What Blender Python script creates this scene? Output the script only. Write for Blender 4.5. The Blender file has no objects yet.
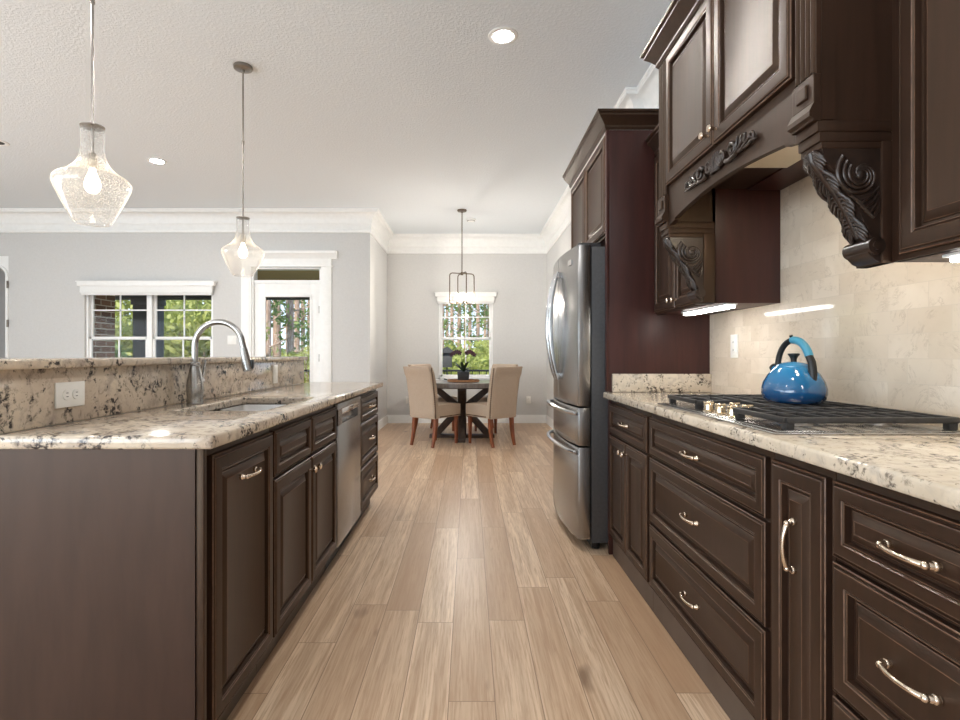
import bpy, bmesh, math, random
import numpy as np
from mathutils import Vector, Matrix
PI = math.pi
SC = bpy.context.scene
COL = SC.collection
random.seed(7)

# ------------------------------------------------------------------ camera, world, sun, big lights, exposure
F, CX, CY, EYE = 535.0, 469.0, 355.0, 1.12
cd = bpy.data.cameras.new('camera'); cam = bpy.data.objects.new('camera', cd); COL.objects.link(cam)
cam.location = (0, 0, EYE); cam.rotation_euler = (PI/2, 0, 0)
cd.sensor_fit = 'HORIZONTAL'; cd.sensor_width = 36.0; cd.lens = 36.0*F/960.0
cd.shift_x = (480-CX)/960.0; cd.shift_y = (CY-360)/960.0
cd.clip_start = 0.05; cd.clip_end = 300
SC.camera = cam

SC.view_settings.view_transform = 'Standard'
SC.view_settings.look = 'None'
SC.view_settings.gamma = 1.0
SC.view_settings.use_curve_mapping = False
SC.view_settings.exposure = 0.24
SC.cycles.use_denoising = True
SC.cycles.max_bounces = 10
SC.cycles.diffuse_bounces = 6
SC.cycles.transparent_max_bounces = 24
SC.cycles.sample_clamp_indirect = 6.0
SC.cycles.caustics_reflective = False
SC.cycles.caustics_refractive = False

CAN_E, BULB_E, CHAND_E, UNDER_E, HOOD_E = 760.0, 14.0, 520.0, 18.0, 80.0

w = bpy.data.worlds.new('sky'); SC.world = w; w.use_nodes = True
nt = w.node_tree; bg = nt.nodes['Background']
tc = nt.nodes.new('ShaderNodeTexCoord'); sp = nt.nodes.new('ShaderNodeSeparateXYZ'); cr = nt.nodes.new('ShaderNodeValToRGB')
nt.links.new(tc.outputs['Generated'], sp.inputs[0]); nt.links.new(sp.outputs['Z'], cr.inputs[0]); nt.links.new(cr.outputs[0], bg.inputs[0])
cr.color_ramp.elements[0].color = (.78, .88, 1, 1); cr.color_ramp.elements[1].color = (.22, .45, .9, 1); cr.color_ramp.elements[1].position = .6
bg.inputs[1].default_value = 1.5

def light(name, kind, loc, rot, energy, color=(1, 1, 1), size=1, size_y=None, spread=None):
    d = bpy.data.lights.new(name, kind); d.energy = energy; d.color = color
    if kind == 'AREA':
        d.size = size
        if size_y: d.shape = 'RECTANGLE'; d.size_y = size_y
        if spread: d.spread = spread
    elif kind == 'SUN': d.angle = size
    else: d.shadow_soft_size = size
    o = bpy.data.objects.new(name, d); COL.objects.link(o); o.location = loc; o.rotation_euler = rot
    return o
light('sun', 'SUN', (0, 0, 20), (math.radians(42), 0, math.radians(-25)), 6.0, (1, .95, .86), .02)
# unseen area lights added as fill before the closed rear and side walls
light('rear_fill', 'AREA', (-4.2, -2.85, 1.5), (PI/2+.42, 0, 0), 300, (.78, .90, 1), 5.2, 2.6)
light('living_fill', 'AREA', (-7.85, .6, 1.5), (PI/2+.3, 0, -PI/2), 250, (.78, .90, 1), 6.5, 2.5)
# disc lamps added out of view at the ceiling to brighten the rooms, no fixtures
for x, y in ((.21, .6), (-3.2, 3.4), (-2.6, 2.2), (-2.6, -.6), (-5.2, 2.2), (-5.2, -.6)):
    light('ceiling_fill', 'AREA', (x, y, 3.07), (0, 0, 0), 11, (1, .985, .965), .16).data.shape = 'DISK'

# ------------------------------------------------------------------ materials
def L(r, g, b):
    return tuple((c/255/12.92 if c/255 <= .04045 else ((c/255+.055)/1.055)**2.4) for c in (r, g, b)) + (1,)

class NT:
    """small node-tree writer"""
    def __init__(s, name):
        s.m = bpy.data.materials.new(name); s.m.use_nodes = True; s.t = s.m.node_tree
        s.p = s.t.nodes['Principled BSDF']; s.out = s.t.nodes['Material Output']
        s.tc = s.n('TexCoord')
    def n(s, kind, **kw):
        nd = s.t.nodes.new('ShaderNode'+kind)
        for k, v in kw.items(): setattr(nd, k, v)
        return nd
    def link(s, a, b): s.t.links.new(a, b)
    def val(s, sock, v):
        if hasattr(v, 'is_output') or isinstance(v, bpy.types.NodeSocket): s.link(v, sock)
        else: sock.default_value = v
    def math(s, op, a, b=0.0, c=None):
        nd = s.n('Math', operation=op); s.val(nd.inputs[0], a); s.val(nd.inputs[1], b)
        if c is not None: s.val(nd.inputs[2], c)
        return nd.outputs[0]
    def mapping(s, scale=(1, 1, 1), loc=(0, 0, 0), rot=(0, 0, 0), src=None):
        nd = s.n('Mapping'); s.link(src or s.tc.outputs['Object'], nd.inputs['Vector'])
        nd.inputs['Scale'].default_value = scale; nd.inputs['Location'].default_value = loc; nd.inputs['Rotation'].default_value = rot
        return nd.outputs[0]
    def noise(s, vec, scale, detail=3, rough=.55, dist=0.0):
        nd = s.n('TexNoise'); s.link(vec, nd.inputs['Vector']); nd.inputs['Scale'].default_value = scale
        nd.inputs['Detail'].default_value = detail; nd.inputs['Roughness'].default_value = rough; nd.inputs['Distortion'].default_value = dist
        return nd.outputs['Fac']
    def ramp(s, fac, stops):
        nd = s.n('ValToRGB'); s.link(fac, nd.inputs[0]); e = nd.color_ramp.elements
        while len(e) < len(stops): e.new(.5)
        for q, (p, c) in zip(e, stops): q.position = p; q.color = c if not isinstance(c, (int, float)) else (c, c, c, 1)
        return nd.outputs[0]
    def mix(s, fac, a, b, mode='MIX'):
        nd = s.n('Mix', data_type='RGBA', blend_type=mode); s.val(nd.inputs[0], fac); s.val(nd.inputs[6], a); s.val(nd.inputs[7], b)
        return nd.outputs[2]
    def bump(s, h, strength, dist=.002):
        nd = s.n('Bump'); s.link(h, nd.inputs['Height']); nd.inputs['Strength'].default_value = strength; nd.inputs['Distance'].default_value = dist
        s.link(nd.outputs[0], s.p.inputs['Normal'])
    def set(s, **kw):
        for k, v in kw.items(): s.val(s.p.inputs[k.replace('_', ' ')], v)
        return s.m

def pm(name, c1, c2, scale=6, stretch=(1, 1, 1), rough=.5, metal=0.0, bump=0.0, bdist=.002, spec=.5, coat=0.0, coat_rough=.1, lo=.35, hi=.65):
    s = NT(name); f = s.noise(s.mapping(stretch), scale, 4)
    s.set(Base_Color=s.ramp(f, [(lo, c1), (hi, c2)]), Roughness=rough, Metallic=metal)
    s.p.inputs['Specular IOR Level'].default_value = spec
    s.p.inputs['Coat Weight'].default_value = coat; s.p.inputs['Coat Roughness'].default_value = coat_rough
    if bump: s.bump(f, bump, bdist)
    return s.m

def emit(name, col, strength):
    s = NT(name); f = s.noise(s.mapping(), 3, 1)
    s.set(Base_Color=s.ramp(f, [(0, col), (1, col)]), Roughness=.4)
    s.p.inputs['Emission Color'].default_value = col; s.p.inputs['Emission Strength'].default_value = strength
    return s.m

M = {}
M['wall'] = pm('wall_paint', L(202, 201, 199), L(206, 205, 203), 40, rough=.85, bump=.05)
M['white'] = pm('white_paint', L(236, 236, 234), L(240, 240, 238), 20, rough=.4)
M['plate'] = pm('white_plastic', L(232, 230, 224), L(236, 234, 229), 20, rough=.35)
M['cream'] = pm('lit_insert_cream', L(236, 224, 200), L(242, 231, 210), 8, rough=.4)  # pale warm colour stands in for lamplight on the steel hood insert
M['slot'] = pm('dark_slot', L(40, 38, 36), L(50, 48, 45), 20, rough=.6)
s = NT('ceiling_texture'); v = s.mapping()
h = s.noise(v, 55, 3, .6); s.set(Base_Color=s.ramp(h, [(.3, L(226, 231, 235)), (.7, L(231, 236, 240))]), Roughness=.9); s.bump(s.ramp(h, [(.45, 0), (.6, 1)]), .35, .004)
M['ceiling'] = s.m
# dark stained cabinet wood: door fronts and end panels
M['wood'] = pm('espresso_wood', L(35, 22, 16), L(45, 28, 21), 9, (6, 6, .5), rough=.47, spec=.62)
M['wood'].node_tree.nodes['Principled BSDF'].inputs['Specular Tint'].default_value = (1, .74, .53, 1)
M['pale_edge'] = pm('pale_edge_wood', L(74, 52, 40), L(112, 82, 62), 30, (1, 1, 1), rough=.34, spec=.5)  # paler brown for the narrow bead rings of the fronts
M['panelwood'] = pm('mahogany_veneer', L(54, 27, 23), L(65, 33, 28), 8, (4, 4, .4), rough=.4, spec=.4)
M['endwood'] = pm('dark_veneer', L(48, 33, 28), L(58, 41, 35), 7, (3, 3, .5), rough=.4, spec=.45)
M['endwood'].node_tree.nodes['Principled BSDF'].inputs['Specular Tint'].default_value = (1, .8, .66, 1)
M['toe'] = pm('toe_board', L(84, 70, 60), L(94, 80, 70), 7, (1, 3, 1), rough=.5)
M['carve'] = pm('carved_wood', L(34, 24, 19), L(50, 35, 27), 18, rough=.3, spec=.6)
M['pull'] = pm('brushed_nickel_pull', L(214, 196, 176), L(226, 210, 192), 30, rough=.26, metal=1)
M['chrome'] = pm('polished_chrome', L(225, 225, 228), L(235, 235, 236), 20, rough=.12, metal=1)
M['steel'] = pm('brushed_steel', L(168, 166, 164), L(186, 184, 181), 10, (1, 1, 60), rough=.27, metal=1)
M['sinksteel'] = pm('satin_sink_steel', L(226, 225, 224), L(236, 235, 234), 10, rough=.42, metal=1)
M['doorsteel'] = pm('refrigerator_steel', L(150, 149, 149), L(166, 165, 164), 12, (60, 60, 1), rough=.27, metal=1)
M['handlesteel'] = pm('brushed_handle_steel', L(176, 176, 177), L(188, 188, 188), 20, rough=.24, metal=1)
M['satin'] = pm('satin_nickel', L(142, 137, 131), L(156, 151, 145), 20, rough=.3, metal=1)
M['fridgegrey'] = pm('grey_case', L(66, 66, 68), L(74, 74, 76), 60, rough=.45, metal=.3)
M['black'] = pm('black_plastic', L(22, 21, 21), L(30, 29, 28), 20, rough=.4)
M['iron'] = pm('cast_iron', L(34, 32, 32), L(46, 44, 43), 60, rough=.5, bump=.1)
M['knob'] = pm('gold_nickel_knob', L(222, 202, 172), L(236, 220, 194), 20, rough=.22, metal=1)
M['fabric'] = pm('beige_linen', L(170, 152, 134), L(188, 170, 152), 160, rough=.9, bump=.2, spec=.2)
M['nail'] = pm('bronze_nail', L(84, 62, 44), L(100, 76, 56), 20, rough=.35, metal=.9)
M['legwood'] = pm('reddish_leg_wood', L(112, 58, 30), L(136, 74, 40), 12, (3, 3, .6), rough=.35)
M['tabletop'] = pm('grey_table_top', L(104, 98, 94), L(124, 118, 114), 6, (6, 1, 1), rough=.28, coat=.3)
M['tablebase'] = pm('dark_brown_table_wood', L(52, 38, 30), L(72, 54, 42), 10, (3, 3, .6), rough=.5)
M['bronze'] = pm('aged_bronze', L(98, 86, 74), L(118, 104, 90), 20, rough=.35, metal=1)
M['tray'] = pm('wood_tray', L(150, 104, 68), L(176, 128, 88), 14, (1, 6, 1), rough=.45)
M['pot'] = pm('charcoal_pot', L(44, 46, 50), L(56, 58, 62), 14, rough=.5)
M['darkleaf'] = pm('dark_leaf', L(30, 40, 28), L(48, 62, 40), 14, rough=.4)
M['petal'] = pm('dark_petal', L(52, 24, 32), L(78, 38, 48), 14, rough=.5)
M['stem'] = pm('stem_green', L(96, 104, 60), L(120, 126, 78), 14, rough=.5)
M['shade'] = pm('white_shade_fabric', L(226, 226, 224), L(236, 236, 233), 90, (1, 1, 3), rough=.85)
M['rail'] = pm('black_rail', L(20, 20, 20), L(28, 28, 28), 10, rough=.5)
M['porchwood'] = pm('porch_ceiling_boards', L(196, 162, 100), L(212, 178, 114), 5, (1, 12, 1), rough=.7)
M['darkpost'] = pm('dark_porch_paint', L(62, 60, 58), L(72, 70, 68), 5, rough=.7)
M['concrete'] = pm('porch_concrete', L(200, 198, 192), L(214, 212, 206), 8, rough=.9)
M['bark'] = pm('pine_bark', L(150, 122, 104), L(196, 168, 148), 6, (4, 4, 1), rough=.95, bump=.5, bdist=.02)
M['ground'] = pm('leaf_litter', L(120, 112, 70), L(136, 140, 76), 1.2, rough=1)
s = NT('brick_veneer'); b = s.n('TexBrick'); sx = s.n('SeparateXYZ'); cx = s.n('CombineXYZ')
s.link(s.tc.outputs['Object'], sx.inputs[0]); s.link(s.math('ADD', sx.outputs[0], sx.outputs[1]), cx.inputs[0]); s.link(sx.outputs[2], cx.inputs[1]); s.link(cx.outputs[0], b.inputs['Vector'])
b.inputs['Color1'].default_value = L(150, 112, 88); b.inputs['Color2'].default_value = L(112, 84, 68); b.inputs['Mortar'].default_value = L(206, 196, 178)
b.inputs['Scale'].default_value = 1; b.inputs['Brick Width'].default_value = .22; b.inputs['Row Height'].default_value = .085; b.inputs['Mortar Size'].default_value = .008
s.set(Base_Color=b.outputs[0], Roughness=.95); M['brick'] = s.m

def granite(name, base1, base2, dark, mid, amount, scale):
    s = NT(name); v = s.mapping((1, 1, 1), rot=(.3, .5, .4))
    n1 = s.noise(v, 5*scale, 4, .6, .6); n2 = s.noise(v, 26*scale, 4, .65, .3); n3 = s.noise(v, 75*scale, 3, .6, .4); n4 = s.noise(s.mapping((1, 1, 1), loc=(3, 5, 1), rot=(.9, .2, .7)), 9*scale, 5, .7, 1.4)
    c = s.mix(s.ramp(n1, [(.38, 0), (.64, 1)]), base1, base2)
    c = s.mix(s.ramp(n2, [(.50, 0), (.66, .75)]), c, mid)
    veil = s.math('MULTIPLY', s.ramp(n4, [(.50-amount, 0), (.62-amount, 1)]), s.ramp(n3, [(.46, 0), (.58, 1)]))
    c = s.mix(veil, c, dark)
    n5 = s.noise(s.mapping((1, 1, 1), loc=(7, 2, 9)), 48*scale, 3, .6, .2)
    c = s.mix(s.ramp(n5, [(.63, 0), (.68, .9)]), c, dark)
    s.set(Base_Color=c, Roughness=.11); s.p.inputs['Specular IOR Level'].default_value = .5
    return s.m
M['granite'] = granite('cream_granite', L(216, 203, 184), L(196, 182, 162), L(70, 62, 58), L(182, 170, 156), -.01, 1.0)
M['granite_isl'] = granite('tan_granite', L(216, 201, 180), L(192, 175, 157), L(62, 57, 56), L(166, 151, 139), .035, .8)

def planks(name, along, across, wid, length, off, colors, gap, gapcol, rough, stagger=None, grain=None, coat=0, veins=False):
    """planks or tiles laid in the plane of object axes along/across, each with a tone of its own"""
    s = NT(name); sp = s.n('SeparateXYZ'); s.link(s.tc.outputs['Object'], sp.inputs[0])
    a, c = sp.outputs[along], sp.outputs[across]
    r = s.math('DIVIDE', s.math('ADD', c, off), wid); row = s.math('FLOOR', r); fr = s.math('FRACT', r)
    if stagger is None:
        wn = s.n('TexWhiteNoise', noise_dimensions='1D'); s.link(row, wn.inputs['W']); sh = wn.outputs['Value']
    else: sh = s.math('MULTIPLY', row, stagger)
    q = s.math('ADD', s.math('DIVIDE', a, length), sh); colm = s.math('FLOOR', q); fq = s.math('FRACT', q)
    cb = s.n('CombineXYZ'); s.link(row, cb.inputs[0]); s.link(colm, cb.inputs[1])
    wn2 = s.n('TexWhiteNoise', noise_dimensions='3D'); s.link(cb.outputs[0], wn2.inputs['Vector'])
    tone = wn2.outputs['Value']
    ofs = s.n('VectorMath', operation='MULTIPLY_ADD'); s.link(wn2.outputs['Color'], ofs.inputs[0]); ofs.inputs[1].default_value = (9, 9, 9); s.link(s.tc.outputs['Object'], ofs.inputs[2])
    g = s.mapping(grain or (1, 1, 1), src=ofs.outputs[0])
    n1 = s.noise(g, 2.2, 5, .6, .5); n2 = s.noise(g, 14, 4, .65)
    col = s.mix(tone, colors[0], colors[1])
    if veins:
        col = s.mix(s.ramp(n1, [(.40, 0), (.62, .9)]), col, colors[2])
        nv = s.noise(s.mapping((1, 1, 1), src=ofs.outputs[0]), 7, 6, .7, 1.6)
        col = s.mix(s.math('MULTIPLY', s.ramp(nv, [(.47, 0), (.495, .6), (.52, 0)]), s.ramp(n2, [(.45, 0), (.6, 1)])), col, colors[3])
    else:
        col = s.mix(s.ramp(n1, [(.40, 0), (.68, .85)]), col, colors[2])
        col = s.mix(s.ramp(n2, [(.45, 0), (.66, .8)]), col, colors[3])
        kn = s.noise(s.mapping((2.2, .8, 1), src=ofs.outputs[0]), 3.2, 2, .5)
        col = s.mix(s.ramp(kn, [(.70, 0), (.78, .7)]), col, colors[4])
    e1 = s.math('MINIMUM', fr, s.math('SUBTRACT', 1, fr)); e2 = s.math('MINIMUM', fq, s.math('SUBTRACT', 1, fq))
    e = s.math('MINIMUM', s.math('MULTIPLY', e1, wid), s.math('MULTIPLY', e2, length))
    line = s.math('LESS_THAN', e, gap)
    col = s.mix(line, col, gapcol)
    s.set(Base_Color=col, Roughness=rough); s.p.inputs['Coat Weight'].default_value = coat
    s.bump(s.math('SUBTRACT', 1, line), .25, .0015)
    return s.m
M['floor'] = planks('oak_planks', 1, 0, .15, 1.22, .066, [L(186, 154, 124), L(230, 206, 178), L(174, 141, 111), L(172, 138, 108), L(112, 84, 62)], .0015, L(140, 112, 88), .36, grain=(9, .36, 1))
M['tile'] = planks('marble_tile', 1, 2, .0762, .1524, 0.0, [L(212, 198, 180), L(226, 214, 198), L(204, 189, 170), L(176, 160, 142)], .0007, L(204, 192, 176), .07, stagger=.5, grain=(1, 1, 1), veins=True)

def glass(name, tint, fmin, fmax, seeds=False):
    s = NT(name); t = s.n('BsdfTransparent'); t.inputs[0].default_value = tint
    g = s.n('BsdfGlossy'); g.inputs['Roughness'].default_value = .03
    lw = s.n('LayerWeight'); lw.inputs['Blend'].default_value = .35
    mr = s.n('MapRange'); s.link(s.math('POWER', lw.outputs['Facing'], 2.0), mr.inputs[0]); mr.inputs[3].default_value = fmin; mr.inputs[4].default_value = fmax
    mx = s.n('MixShader'); s.link(mr.outputs[0], mx.inputs[0]); s.link(t.outputs[0], mx.inputs[1]); s.link(g.outputs[0], mx.inputs[2])
    last = mx.outputs[0]
    if seeds:
        tl = s.n('BsdfTranslucent'); tl.inputs[0].default_value = (1, .97, .92, 1)
        vo = s.n('TexVoronoi'); s.link(s.tc.outputs['Object'], vo.inputs['Vector']); vo.inputs['Scale'].default_value = 150
        lw2 = s.n('LayerWeight'); lw2.inputs['Blend'].default_value = .5
        fac = s.math('ADD', s.math('MULTIPLY', s.ramp(vo.outputs['Distance'], [(.15, 1), (.42, 0)]), .4), s.math('ADD', s.math('MULTIPLY', s.math('POWER', lw2.outputs['Facing'], 5.0), .75), .05))
        m2 = s.n('MixShader'); s.link(fac, m2.inputs[0]); s.link(last, m2.inputs[1]); s.link(tl.outputs[0], m2.inputs[2]); last = m2.outputs[0]
    s.link(last, s.out.inputs[0]); return s.m
M['pane'] = glass('window_glass', (.98, .99, .99, 1), .004, .25)
M['seeded'] = glass('seeded_glass', (.97, .97, .97, 1), .02, .6, True)
M['clear'] = glass('clear_glass', (.98, .98, .98, 1), .05, .6)

def leafmat(name, c1, c2):
    s = NT(name); f = s.noise(s.mapping(), 1.6, 2)
    oi = s.n('NewGeometry'); col = s.mix(s.math('FRACT', s.math('MULTIPLY', oi.outputs['Random Per Island'], 7.3)), c1, c2)
    col = s.mix(s.math('MULTIPLY', f, .5), col, c1)
    d = s.n('BsdfDiffuse'); t = s.n('BsdfTranslucent'); s.link(col, d.inputs[0]); s.link(col, t.inputs[0])
    mx = s.n('MixShader'); mx.inputs[0].default_value = .4; s.link(d.outputs[0], mx.inputs[1]); s.link(t.outputs[0], mx.inputs[2])
    s.link(mx.outputs[0], s.out.inputs[0]); return s.m
M['leaf'] = leafmat('spring_leaf', L(148, 156, 80), L(206, 204, 134))
M['leaf_dark'] = leafmat('pine_needle', L(104, 124, 78), L(152, 166, 108))
M['bulb'] = emit('warm_bulb', (1, .84, .62, 1), BULB_E)
M['cbulb'] = emit('candle_bulb', (1, .92, .82, 1), CHAND_E)
M['can'] = emit('downlight_lens', (1, .97, .93, 1), CAN_E)
M['under'] = emit('under_cabinet_lamp', (1, .97, .92, 1), UNDER_E)
M['hoodlamp'] = emit('hood_lamp', (1, .86, .64, 1), HOOD_E)
# blue enamel, darker towards the foot of the kettle
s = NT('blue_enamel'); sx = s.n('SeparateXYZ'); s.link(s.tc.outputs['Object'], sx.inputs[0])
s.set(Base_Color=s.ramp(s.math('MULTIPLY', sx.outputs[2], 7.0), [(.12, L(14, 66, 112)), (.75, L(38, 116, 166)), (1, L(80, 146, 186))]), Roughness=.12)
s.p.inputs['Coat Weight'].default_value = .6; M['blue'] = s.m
M['teal'] = pm('turquoise_grip', L(60, 140, 172), L(74, 152, 182), 10, rough=.3)

# ------------------------------------------------------------------ mesh builder
class B:
    def __init__(s): s.bm = bmesh.new()
    def faces(s, vs, fs):
        v = [s.bm.verts.new(p) for p in vs]
        for f in fs:
            try: s.bm.faces.new([v[i] for i in f])
            except ValueError: pass
        return s
    def box(s, x0, x1, y0, y1, z0, z1, bev=0, seg=2):
        t = bmesh.new(); bmesh.ops.create_cube(t, size=1)
        for v in t.verts: v.co = ((x0+x1)/2+v.co.x*(x1-x0), (y0+y1)/2+v.co.y*(y1-y0), (z0+z1)/2+v.co.z*(z1-z0))
        if bev: bmesh.ops.bevel(t, geom=t.edges[:], offset=bev, segments=seg, profile=.5, affect='EDGES')
        return s.add(t)
    def add(s, t, mat=None):
        if mat: bmesh.ops.transform(t, matrix=mat, verts=t.verts)
        me = bpy.data.meshes.new('tmp'); t.to_mesh(me); t.free(); s.bm.from_mesh(me); bpy.data.meshes.remove(me); return s
    def lathe(s, prof, c=(0, 0, 0), seg=32, mat=None):
        vs, fs, n = [], [], len(prof)
        for k in range(seg):
            a = 2*PI*k/seg
            for r, z in prof: vs.append(Vector((r*math.cos(a), r*math.sin(a), z)))
        for k in range(seg):
            j = (k+1) % seg
            for i in range(n-1): fs.append((k*n+i, j*n+i, j*n+i+1, k*n+i+1))
        M4 = Matrix.Translation(c) @ (mat or Matrix())
        t = bmesh.new(); v = [t.verts.new(M4 @ p) for p in vs]
        for f in fs: t.faces.new([v[i] for i in f])
        bmesh.ops.remove_doubles(t, verts=t.verts, dist=1e-6)
        bmesh.ops.holes_fill(t, edges=[e for e in t.edges if e.is_boundary], sides=0) if prof[0][0] > 0 and getattr(s, 'cap', False) else None
        return s.add(t)
    def tube(s, pts, r, seg=8, cap=True):
        pts = [Vector(p) for p in pts]; n = len(pts); rs = r if isinstance(r, (list, tuple)) else [r]*n
        T = [(pts[min(i+1, n-1)]-pts[max(i-1, 0)]).normalized() for i in range(n)]
        u = T[0].orthogonal().normalized(); rings = []
        for i in range(n):
            u = (u-T[i]*u.dot(T[i])); u = u.normalized() if u.length > 1e-6 else T[i].orthogonal().normalized(); v = T[i].cross(u)
            rings.append([s.bm.verts.new(pts[i]+rs[i]*(u*math.cos(2*PI*k/seg)+v*math.sin(2*PI*k/seg))) for k in range(seg)])
        for i in range(n-1):
            for k in range(seg): s.bm.faces.new((rings[i][k], rings[i][(k+1) % seg], rings[i+1][(k+1) % seg], rings[i+1][k]))
        if cap: s.bm.faces.new(rings[0][::-1]); s.bm.faces.new(rings[-1])
        return s
    def prism(s, poly, a0, a1, axis='y', bev=0):
        """poly in the two other axes (x,z for y; y,z for x; x,y for z), pushed along axis"""
        def P(p, a): return {'y': (p[0], a, p[1]), 'x': (a, p[0], p[1]), 'z': (p[0], p[1], a)}[axis]
        t = bmesh.new(); A = [t.verts.new(P(p, a0)) for p in poly]; Bv = [t.verts.new(P(p, a1)) for p in poly]; n = len(poly)
        t.faces.new(A); t.faces.new(Bv[::-1])
        for i in range(n): t.faces.new((A[i], Bv[i], Bv[(i+1) % n], A[(i+1) % n]))
        bmesh.ops.recalc_face_normals(t, faces=t.faces)
        if bev: bmesh.ops.bevel(t, geom=[e for e in t.edges if e.calc_face_angle(0) > .5], offset=bev, segments=2, profile=.5, affect='EDGES')
        return s.add(t)
    def sweep(s, path, prof, z=0, ends=True):
        """profile (out, up) along a mitred XY path; out points to the path's left"""
        P = [Vector((p[0], p[1])) for p in path]; n = len(P); rings = []
        for i in range(n):
            d0 = (P[i]-P[i-1]).normalized() if i else (P[1]-P[0]).normalized()
            d1 = (P[i+1]-P[i]).normalized() if i < n-1 else d0
            n0, n1 = Vector((-d0.y, d0.x)), Vector((-d1.y, d1.x)); m = (n0+n1); m = m/max(1e-6, m.dot(n1)) if m.length > 1e-6 else n0
            rings.append([s.bm.verts.new((P[i].x+m.x*o, P[i].y+m.y*o, z+h)) for o, h in prof])
        k = len(prof)
        for i in range(n-1):
            for j in range(k): s.bm.faces.new((rings[i][j], rings[i+1][j], rings[i+1][(j+1) % k], rings[i][(j+1) % k]))
        if ends: s.bm.faces.new(rings[0]); s.bm.faces.new(rings[-1][::-1])
        bmesh.ops.recalc_face_normals(s.bm, faces=s.bm.faces); return s
    def panel(s, x0, x1, z0, z1, rings, y=0.0):
        """a raised-panel front facing -y: rings of (inset, forward)"""
        R = []
        for i, f in rings:
            R.append([s.bm.verts.new(p) for p in ((x0+i, y-f, z0+i), (x1-i, y-f, z0+i), (x1-i, y-f, z1-i), (x0+i, y-f, z1-i))])
        for q, (a, b) in enumerate(zip(R, R[1:])):
            for k in range(4): s.bm.faces.new((a[k], a[(k+1) % 4], b[(k+1) % 4], b[k])).material_index = 1 if q in PALE_RINGS and len(rings) == len(RD) else 0
        s.bm.faces.new(R[-1]); s.bm.faces.new(R[0][::-1]); return s
    def ball(s, c, r, seg=16, mat=None):
        rr = r if isinstance(r, (tuple, list)) else (r, r, r)
        t = bmesh.new(); bmesh.ops.create_uvsphere(t, u_segments=seg, v_segments=max(6, seg//2), radius=1)
        return s.add(t, Matrix.Translation(c) @ (mat or Matrix()) @ Matrix.Diagonal((*rr, 1)))
    def xf(s, m): bmesh.ops.transform(s.bm, matrix=m, verts=s.bm.verts); return s
    def obj(s, name, mat, parent=None, smooth=35, local=False):
        """ONE mesh object; world coordinates are turned into those of the parent's root"""
        bm = s.bm; bmesh.ops.recalc_face_normals(bm, faces=bm.faces)
        o_loc = Vector((0, 0, 0))
        if parent is None:
            xs = [v.co for v in bm.verts]
            lo = [min(c[i] for c in xs) for i in range(3)]; hi = [max(c[i] for c in xs) for i in range(3)]
            o_loc = Vector(((lo[0]+hi[0])/2, (lo[1]+hi[1])/2, lo[2]))
            bmesh.ops.translate(bm, vec=-o_loc, verts=bm.verts)
        elif not local:
            r = parent
            while r.parent: r = r.parent
            bmesh.ops.translate(bm, vec=-Vector(r.location), verts=bm.verts)
        me = bpy.data.meshes.new(name); bm.to_mesh(me); bm.free()
        me.materials.append(M[mat] if isinstance(mat, str) else mat)
        if name in ('door', 'drawer', 'false_drawer') and mat == 'wood': me.materials.append(M['pale_edge'])
        if smooth: me.shade_smooth(); me.set_sharp_from_angle(angle=math.radians(smooth))
        o = bpy.data.objects.new(name, me); COL.objects.link(o); o.location = o_loc
        if parent: o.parent = parent
        return o

def thing(name, label, cat, loc=(0, 0, 0), rotz=0, group=None, kind=None):
    o = bpy.data.objects.new(name, None); COL.objects.link(o); o.empty_display_size = .1
    o.location = loc; o.rotation_euler = (0, 0, rotz)
    return tag(o, label, cat, group, kind)
def tag(o, label, cat, group=None, kind=None):
    if label: o['label'] = label
    if cat: o['category'] = cat
    if group: o['group'] = group
    if kind: o['kind'] = kind
    return o
def struct(o, label=None, cat=None): o['kind'] = 'structure'; return tag(o, label, cat)
def dup(root, loc, rotz=None, label=None):
    r = root.copy(); COL.objects.link(r); r.location = loc
    if rotz is not None: r.rotation_euler = (0, 0, rotz)
    if label: r['label'] = label
    for ch in list(root.children):
        c = ch.copy(); COL.objects.link(c); c.parent = r
        for g in list(ch.children):
            d = g.copy(); COL.objects.link(d); d.parent = c
    return r
def arc(c, r, a0, a1, n, f): return [f(c[0]+r*math.cos(a0+(a1-a0)*i/n), c[1]+r*math.sin(a0+(a1-a0)*i/n)) for i in range(n+1)]

# ------------------------------------------------------------------ the room
XR, XN0, XN1 = 1.36, -1.35, 1.28         # kitchen wall, nook walls
YN, YL, YJ, YB = 8.81, 7.30, 4.06, -3.0  # nook back, living wall, jog, wall behind the camera
XL, ZC = -8.0, 3.09
struct(B().box(XL-.2, 1.6, YB-.2, YN+.15, -.12, 0).obj('floor', 'floor', smooth=0), 'light oak plank floor running away along the kitchen', 'floor')
# keep the planks' seams where the room has them (object origin on the room's axes)
fl = bpy.data.objects['floor']; off = fl.location.copy(); fl.data.transform(Matrix.Translation(off)); fl.location = (0, 0, 0)
struct(B().box(XL-.2, 1.6, YB-.2, YN+.15, ZC, ZC+.1).obj('ceiling', 'ceiling', smooth=0), 'textured white ceiling', 'ceiling')

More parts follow.
